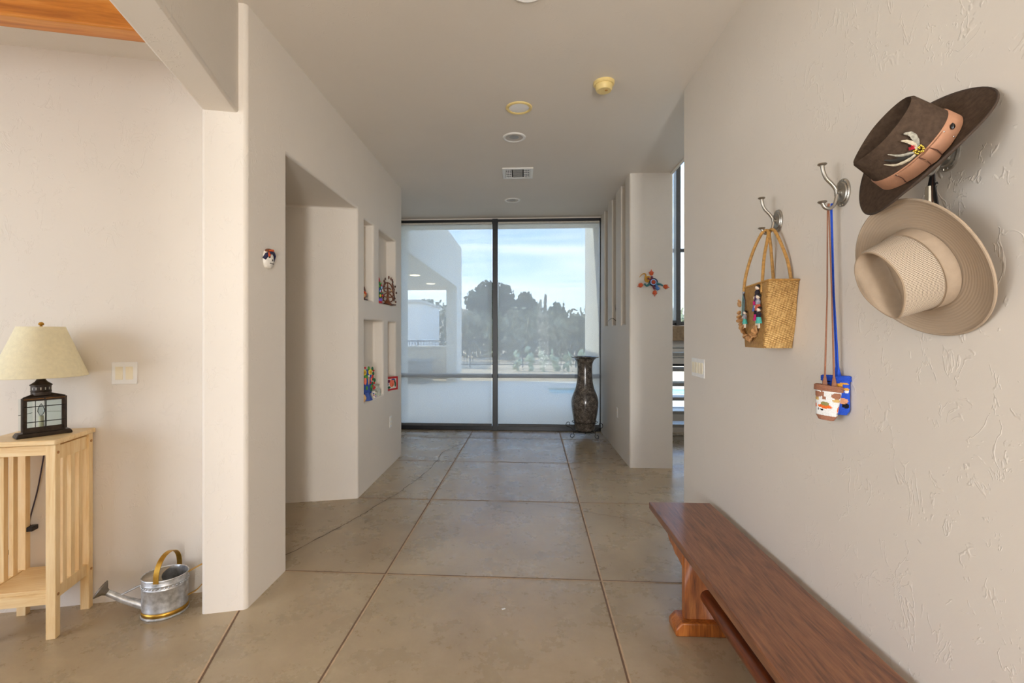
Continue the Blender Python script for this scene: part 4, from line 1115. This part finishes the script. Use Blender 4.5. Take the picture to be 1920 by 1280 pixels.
t = thing('painted_jar', 'tiny blue, white and green ball jar at foot of flowered tree', 'jar', (ND+.040, 4.285, .775))
b = BM(); lathe(b, [(0, 0), (.016, 0), (.026, .014), (.030, .030), (.026, .046), (.014, .058), (.016, .064), (.0, .060)], 20); o = obj('body', b, P_('white'), t)
for k, (a, z, nm) in enumerate(((-1.2, .045, 'cobalt'), (-.5, .02, 'lilac'), (.2, .045, 'white'), (-1.1, .03, 'red'), (-.4, .036, 'green'), (.5, .022, 'cobalt'))):
    b = BM(); ball(b, (.024*math.cos(a), .024*math.sin(a), z), (.008, .012, .007), 8); obj('motif', b, P_(nm), t)
t = thing('glass_jar', 'small greyish glass jar at the right of lower niche', 'jar', (ND+.005, 4.455, .775))
b = BM(); lathe(b, [(0, 0), (.046, 0), (.052, .02), (.046, .055), (.032, .08), (.034, .098), (.040, .102), (.036, .104), (.028, .082), (.04, .055), (.045, .02), (.0, .008)], 24); obj('body', b, M('grey_glass', (176, 180, 168), .2, var=.25, scale=40), t)
t = thing('clay_pot', 'tan clay pot half hidden by the edge of lower niche', 'pot', (ND+.03, 4.03, .775))
b = BM(); lathe(b, [(0, 0), (.012, 0), (.026, .02), (.028, .036), (.018, .055), (.016, .062), (.0, .058)], 20); obj('body', b, P_('tan'), t)

t = thing('painted_box', 'red framed painted box with bright flower in the narrow lower niche', 'box', (XL-.045, 4.875, .775), Matrix.Rotation(math.radians(-24), 3, 'Z'))
b = BM(); bx(b, -.03, .03, -.115, .115, 0, .14); obj('box_body', b, P_('rust'), t, bevel=.003)
b = BM(); bx(b, .0295, .032, -.092, .092, .018, .122); pp = obj('picture', b, P_('white'), t, smooth=0)
for nm, y, z, ry, rz in (('salmon', .020, .075, .040, .042), ('orange', .030, .062, .022, .026), ('yellow', .032, .058, .010, .012), ('plum', -.030, .098, .026, .018), ('cobalt', -.055, .066, .022, .022), ('dkgreen', -.030, .032, .030, .013), ('cobalt', .04, .112, .03, .008), ('dkgreen', .075, .06, .012, .03), ('black', .068, .09, .010, .02), ('gold', -.075, .034, .012, .010)):
    b = BM(); ball(b, (.0325, y, z), (.0014, ry, rz), 12); obj('motif', b, P_(nm), pp)
b = BM()
for a in ((.030, .034, -.115, .115, 0, .018), (.030, .034, -.115, .115, .122, .14), (.030, .034, -.115, -.092, .018, .122), (.030, .034, .092, .115, .018, .122)): bx(b, *a)
obj('frame', b, P_('red'), t, smooth=0)
b = BM(); tube(b, [(.01, -.10, .135), (.012, -.085, .165), (.01, -.062, .19)], [.005, .005, .003], 8); obj('stick', b, P_('rust'), t)

t = thing('grass_sprig', 'thin dark curved grass sprig in the middle slot of slotted wall', 'sprig', (PX+.075, 5.745, 1.47))
b = BM()
for p in (((0, 0, 0), (-.03, -.0, .10), (-.05, -.02, .20), (-.06, -.05, .25)), ((0, 0, 0), (-.03, -.01, .20), (-.035, -.02, .38)), ((0, 0, 0), (-.05, -.02, .06), (-.10, -.05, .085), (-.15, -.08, .05))):
    q = catmull(p, 5); tube(b, q, [.005*(1-i/len(q))+.001 for i in range(len(q))], 6)
obj('blades', b, M('dry_dark_blade', (56, 50, 40), .6), t)
b = BM(); lathe(b, [(0, 0), (.03, 0), (.034, .03), (.02, .05), (0, .05)], 16); obj('holder', b, M('holder_clay', (150, 130, 110), .7), t)

b = BM(); bx(b, -.009, .009, -.005, .005, .0013, .003); o = obj('paper_scrap', b, WHITE, None, smooth=0, loc=(-.095, 2.333, 0)); o.rotation_euler = (0, 0, .5); tag(o, 'tiny white scrap lying on middle floor slab', 'scrap')

# ------------------------------------------------------------------ outside: terrace, wing, pool, planting
STUCCO = M('exterior_stucco', (214, 208, 196), .9, var=.05, scale=4, bump=.3, bscale=60)
SLAB = M('terrace_concrete', (214, 202, 182), .8, var=.08, scale=3)
DIRT = M('desert_ground', (196, 172, 138), .95, var=.15, scale=2)
GZ = -.06
bm = BM(); bx(bm, -9, .66, 6.9, 14.2, GZ-.2, GZ); bx(bm, .66, 9, 6.9, 11.3, GZ-.2, GZ); bx(bm, .66, 9, 12.5, 14.2, GZ-.2, GZ); struct('patio', bm, SLAB, smooth=0)
bm = BM(); bx(bm, -60, 60, 14.2, 140, GZ-.3, GZ-.06); struct('ground', bm, DIRT, smooth=0)
m, tt = newmat('pool_water'); tt.b.inputs['Base Color'].default_value = lin((150, 214, 224)); tt.b.inputs['Roughness'].default_value = .08
tt.link(tt.bump(tt.noise(tt.coords(), 5, 3), .25, .02), tt.b.inputs['Normal'])
bm = BM(); bx(bm, .66, 9, 11.3, 12.5, GZ-.5, GZ-.05); o = struct('water', bm, m, smooth=0)
# deep porch surround outside the end window
bm = BM(); bx(bm, -3.4, 1.55, 6.9, 7.9, 3.13, 3.7); struct('trim_3', bm, STUCCO, smooth=0)
bm = BM(); bx(bm, 1.17, 1.45, 6.9, 8.9, GZ, 3.7); struct('wall_porch', bm, STUCCO, smooth=0)
bm = BM(); bx(bm, -7, 1.55, 6.9, 7.0, 3.3, 4.2); bx(bm, -13, 6, -6.5, 7.0, 5.35, 5.5); struct('roof', bm, STUCCO, smooth=0)  # slab's unseen overhang is stretched left to keep sun out of the lounge
wing = thing('house_wing', 'grey stucco house wing with open covered patio seen outside', 'building', (-1.94, 11, GZ))
def wb(nm, mat, *boxes, par=wing):
    b = BM()
    for x0, x1, y0, y1, z0, z1 in boxes: bx(b, x0+1.94, x1+1.94, y0-11, y1-11, z0-GZ, z1-GZ)
    return obj(nm, b, mat, par, smooth=0)
wb('near_pier', STUCCO, (-2.25, -1.94, 7.0, 7.85, GZ, 2.76)); wb('far_pier', STUCCO, (-2.25, -1.94, 13.75, 14.85, GZ, 2.76))
wb('parapet_wall', STUCCO, (-2.25, -1.94, 7.0, 14.85, 2.76, 4.08))
wb('far_wall', STUCCO, (-7, -2.25, 14.6, 14.85, GZ, .95), (-7, -4.6, 14.6, 14.85, .95, 2.8))
wb('sill_cap', M('pale_sill', (232, 230, 224), .8), (-4.6, -2.25, 14.5, 14.9, .95, .99))
ceilp = wb('patio_ceiling', STUCCO, (-7, -2.25, 7.0, 14.85, 2.76, 3.0))
mm, t2 = newmat('lit_downlight'); t2.b.inputs['Emission Color'].default_value = (1, .78, .45, 1); t2.b.inputs['Emission Strength'].default_value = 6
for x, y in ((-2.55, 9.2), (-2.55, 11.0), (-2.55, 12.9)):
    b = BM(); lathe(b, [(0, -.012), (.11, -.012), (.12, 0), (0, 0)], 20, Matrix.Translation((x+1.94, y-11, 2.76-GZ))); obj('downlight', b, mm, ceilp)
t = thing('planter_box', 'low grey block standing inside the covered patio outside', 'planter', (-2.95, 13.6, GZ))
b = BM(); bx(b, -.55, .25, -.4, .4, 0, .62); obj('block', b, M('grey_block', (126, 126, 124), .9), t, bevel=.02)
b = BM(); bx(b, -.58, .28, -.43, .43, .62, .68); obj('cap', b, M('grey_block_cap', (140, 140, 138), .9), t, bevel=.01)
t = thing('garden_building', 'pale block building beyond the covered patio outside', 'building', (-6.2, 22, GZ))
b = BM(); bx(b, -2.5, 1.55, -1, 4, 0, 2.85); obj('wall', b, M('pale_stucco', (236, 234, 228), .9), t, smooth=0)
b = BM(); bx(b, -2.6, 1.6, -1.1, 4.1, 2.85, 2.97); obj('coping', b, STUCCO, t, smooth=0)

FENCEM = M('dark_fence_metal', (52, 58, 66), .6)
t = thing('pool_fence', 'long dark metal picket fence crossing the garden outside', 'fence', (0, 20, GZ))
for z in (.12, 1.12):
    b = BM(); bx(b, -9, 9, -.015, .015, z-.018, z+.018); obj('rail', b, FENCEM, t, smooth=0)
for k in range(9):
    x = -9+k*2.25; b = BM(); bx(b, x-.025, x+.025, -.025, .025, 0, 1.18); obj('post', b, FENCEM, t, smooth=0)
    if k < 8:
        b = BM()
        for j in range(1, 18): bx(b, x+j*.125-.009, x+j*.125+.009, -.009, .009, .1, 1.13)
        obj('picket_panel', b, FENCEM, t, smooth=0)

LEAVES = {k: M('leaf_'+k, v, .8, var=.35, scale=1.2) for k, v in dict(dark=(66, 76, 52), mid=(98, 106, 74), olive=(122, 120, 90), pale=(150, 146, 120))
.items()}
BARK = M('bark', (96, 80, 64), .9, var=.2)
def foliage(blobs, n, size, seed):
    """leaf sprays: small crossed bent quads scattered through ellipsoid blobs"""
    rng = random.Random(seed); b = BM()
    tot = sum(r[0]*r[1]*r[2] for c, r in blobs)
    for c, r in blobs:
        k = int(n*r[0]*r[1]*r[2]/tot)+8
        for _ in range(k):
            while True:
                p = Vector((rng.uniform(-1, 1), rng.uniform(-1, 1), rng.uniform(-1, 1)))
                if .35 < p.length < 1: break
            p = Vector((c[0]+p.x*r[0], c[1]+p.y*r[1], c[2]+p.z*r[2]))
            q = Euler((rng.uniform(0, 6), rng.uniform(0, 6), rng.uniform(0, 6))).to_matrix(); s = size*rng.uniform(.6, 1.3)
            vs = [b.verts.new(p+q @ Vector(v)) for v in ((-s, -s*.5, 0), (0, -s*.6, s*.15), (s, -s*.4, 0), (s*1.1, s*.4, 0), (0, s*.6, s*.15), (-s, s*.5, 0))]
            b.faces.new([vs[0], vs[1], vs[4], vs[5]]); b.faces.new([vs[1], vs[2], vs[3], vs[4]])
    return b
def tree(label, loc, blobs, trunk_h, mat, n, size, seed, tr=.14, name='tree', group=None):
    t = thing(name, label, 'tree', loc, None, group)
    obj('foliage', foliage(blobs, n, size, seed), mat, t, smooth=0)
    b = BM(); tube(b, [(0, 0, 0), (.05, 0, trunk_h*.5), (0, 0, trunk_h)], [tr, tr*.8, tr*.5], 8)
    for c, r in blobs: tube(b, [(0, 0, trunk_h*.6), ((c[0])*.6, c[1]*.6, c[2]*.85), c], [tr*.5, tr*.3, tr*.12], 6)
    obj('trunk', b, BARK, t)
    return t
D = LEAVES
tree('large dark spreading tree behind window mullion outside', (-3.0, 40, -.1), [((-1.0, 0, 4.2), (1.0, 1.2, 1.0)), ((0, 0, 4.9), (1.1, 1.2, 1.1)), ((1.2, 0, 4.6), (1.1, 1.2, 1.1)), ((.4, 0, 3.4), (1.9, 1.3, 1.3)), ((1.9, 0, 3.7), (.8, 1, .9)), ((-.5, 0, 5.3), (.45, .5, .5)), ((.6, 0, 5.6), (.45, .5, .45))], 3.4, D['dark'], 2600, .16, 1)
tree('round dark tree right of window mullion outside', (.30, 45, -.1), [((0, 0, 4.6), (.8, .9, .85)), ((-.5, 0, 4.0), (.7, .8, .8)), ((.6, 0, 3.9), (.8, .8, .8)), ((.1, 0, 3.1), (1.1, 1, .9))], 3.2, D['dark'], 1500, .16, 2)
tree('sparse thin tree between round tree and tall spire outside', (1.45, 42, -.1), [((0, 0, 3.6), (.35, .4, .5)), ((-.1, 0, 3.0), (.6, .5, .6)), ((.1, 0, 4.2), (.12, .15, .3))], 3.4, D['mid'], 220, .13, 3, .07)
tree('tall narrow cypress spire outside', (1.82, 38, -.1), [((0, 0, 2.6), (.22, .22, 1.2)), ((0, 0, 4.0), (.11, .11, .8))], 4.0, D['dark'], 420, .10, 4, .07, name='cypress')
tree('feathery olive tree right of tall spire outside', (2.85, 40, -.1), [((0, 0, 3.5), (.4, .5, .65)), ((-.4, 0, 3.3), (.4, .5, .4)), ((.3, 0, 3.1), (.5, .5, .5)), ((0, 0, 2.6), (.8, .6, .6))], 2.9, D['mid'], 700, .13, 5, .09)
tree('short thin cypress beside feathery tree outside', (3.27, 38, -.1), [((0, 0, 2.4), (.2, .2, 1.0)), ((0, 0, 3.5), (.09, .09, .6))], 3.4, D['dark'], 300, .10, 6, .06, name='cypress')
tree('bare twiggy tree seen through the covered patio', (-5.6, 28, -.1), [((0, 0, 2.9), (1.2, 1, .7)), ((1.2, 0, 2.7), (.9, 1, .6)), ((2.2, 0, 2.4), (.9, 1, .5))], 2.4, D['pale'], 520, .10, 7, .09)
bl = []; rng = random.Random(11)
for k in range(34):
    x = -3.4+k*.55; bl.append(((x+rng.uniform(-.4, .4), 27+rng.uniform(-2, 5), .9+rng.uniform(0, .45)), (1.2, 1.2, 1.15+rng.uniform(0, .45))))
for k in range(22):
    x = -12+k*1.3; bl.append(((x, 33+rng.uniform(-1, 2), 1.5), (1.4, 1.3, 1.5+rng.uniform(-.2, .25))))
o = obj('shrubbery', foliage(bl, 9500, .17, 12), LEAVES['olive'], None, smooth=0); o['kind'] = 'stuff'; tag(o, 'dense grey green desert shrubs behind the pool fence', 'shrubs')
PADM = M('cactus_pad', (164, 176, 142), .8, var=.2, scale=3)
def cactus(seed):
    rng = random.Random(seed); b = BM()
    for k in range(11):
        T = Matrix.Translation((rng.uniform(-.14, .14), rng.uniform(-.12, .12), .14+.09*k*rng.uniform(.6, 1))) @ Euler((rng.uniform(-.4, .4), rng.uniform(-.5, .5), rng.uniform(0, 3))).to_matrix().to_4x4()
        ball(b, (0, 0, 0), (.10, .03, .16), 8, mat=T)
    tube(b, [(0, 0, -.02), (0, 0, .5)], .06, 6)
    return b
for k in range(6):
    x = -.2+k*.5; y = 18.7+.25*math.sin(k*2.3)
    t = thing('prickly_pear', 'pale prickly pear cactus in the row before the pool fence', 'cactus', (x, y, GZ-.06), None, 'prickly pears by the pool fence')
    t.rotation_euler = (0, 0, k*1.3); t.scale = (1, 1, .75+.12*(k % 3))
    obj('pads', cactus(40+k), PADM, t)
bm = BM(); n = 60; R = []
for j in range(2):
    R.append([(-90+180*i/n, 130+j*30, (0 if j == 0 else 7.6+1.6*math.sin(i*.31)+1.0*math.sin(i*.83+2)+.02*i)) for i in range(n+1)])
loft(bm, R, closed=False, caps=False); struct('hill', bm, M('dry_hills', (176, 156, 130), .95, var=.15, scale=.2), smooth=0)

# ------------------------------------------------------------------ light
w = bpy.data.worlds.new('World'); scn.world = w; w.use_nodes = True
wt = w.node_tree; nn = wt.nodes; ll = wt.links
bg = nn['Background']
tc = nn.new('ShaderNodeTexCoord'); sp = nn.new('ShaderNodeSeparateXYZ'); ll.new(tc.outputs['Generated'], sp.inputs[0])
gr = nn.new('ShaderNodeValToRGB'); e = gr.color_ramp.elements
e[0].position = 0.0; e[0].color = (.74, .87, 1.0, 1); e[1].position = .38; e[1].color = (.10, .34, .92, 1)
ll.new(sp.outputs[2], gr.inputs['Fac'])
mp = nn.new('ShaderNodeMapping'); mp.inputs['Scale'].default_value = (1.3, 1.3, 11.0); mp.inputs['Rotation'].default_value = (0, math.radians(7), 0); ll.new(tc.outputs['Generated'], mp.inputs['Vector'])
no = nn.new('ShaderNodeTexNoise'); no.inputs['Scale'].default_value = 1.5; no.inputs['Detail'].default_value = 6; no.inputs['Roughness'].default_value = .55; no.inputs['Distortion'].default_value = .5; ll.new(mp.outputs[0], no.inputs['Vector'])
cr = nn.new('ShaderNodeValToRGB'); cr.color_ramp.elements[0].position = .42; cr.color_ramp.elements[1].position = .68; ll.new(no.outputs['Fac'], cr.inputs['Fac'])
mx = nn.new('ShaderNodeMix'); mx.data_type = 'RGBA'; ll.new(cr.outputs['Color'], mx.inputs[0]); ll.new(gr.outputs['Color'], mx.inputs[6]); mx.inputs[7].default_value = (.95, .97, 1.0, 1)
ll.new(mx.outputs[2], bg.inputs['Color']); bg.inputs['Strength'].default_value = 4.8

def light(name, kind, loc, direction, energy, color, **kw):
    L = bpy.data.lights.new(name, kind); L.energy = energy; L.color = color
    for k, v in kw.items(): setattr(L, k, v)
    o = bpy.data.objects.new(name, L); COL.objects.link(o); o.location = loc
    o.rotation_euler = Vector(direction).to_track_quat('-Z', 'Y').to_euler(); return o
light('sun', 'SUN', (0, 0, 20), (1, -.35, -.97), 9.0, (1, .94, .84), angle=math.radians(.6))
# daylight through the glazed entry behind the camera and through the lounge window
light('entry_daylight', 'AREA', (.72, -3.45, 1.35), (0, 1, 0), 104, (1, .98, .945), shape='RECTANGLE', size=.42, size_y=2.4)
light('lounge_daylight', 'AREA', E(-4.45, .2, 1.45), E(1, 0, 0), 46, (1, .98, .94), shape='RECTANGLE', size=2.6, size_y=2.0)
# added upward fill low at the entry, brightening the ceiling
light('entry_ceiling_fill', 'AREA', (.70, -3.42, .5), (0, 1, .85), 66, (1, .98, .945), shape='RECTANGLE', size=.5, size_y=.9)
light('stairwell_daylight', 'AREA', (4.05, 5.0, 3.2), (-1, .1, -.2), 40, (.92, .96, 1), shape='RECTANGLE', size=2.4, size_y=2.6)

# ------------------------------------------------------------------ camera
F, CX, CY, CAMH = 880., 930., 625.5, 1.37
cd = bpy.data.cameras.new('Camera'); cam = bpy.data.objects.new('Camera', cd); COL.objects.link(cam)
cam.location = (0, 0, CAMH); cam.rotation_euler = (PI/2, 0, math.atan(50/F))
cd.sensor_fit = 'HORIZONTAL'; cd.sensor_width = 36; cd.lens = 36*F/1920
cd.shift_x = (960-CX)/1920; cd.shift_y = (CY-640)/1920; cd.clip_start = .02; cd.clip_end = 500
scn.camera = cam
vs = scn.view_settings; vs.view_transform = 'Standard'; vs.look = 'None'; vs.gamma = 1.0; vs.exposure = 0.02; vs.use_curve_mapping = False
cy = scn.cycles; cy.max_bounces = 12; cy.diffuse_bounces = 6; cy.glossy_bounces = 4; cy.transparent_max_bounces = 24; cy.transmission_bounces = 6
cy.use_adaptive_sampling = False; cy.sample_clamp_indirect = 6; cy.caustics_reflective = False; cy.caustics_refractive = False
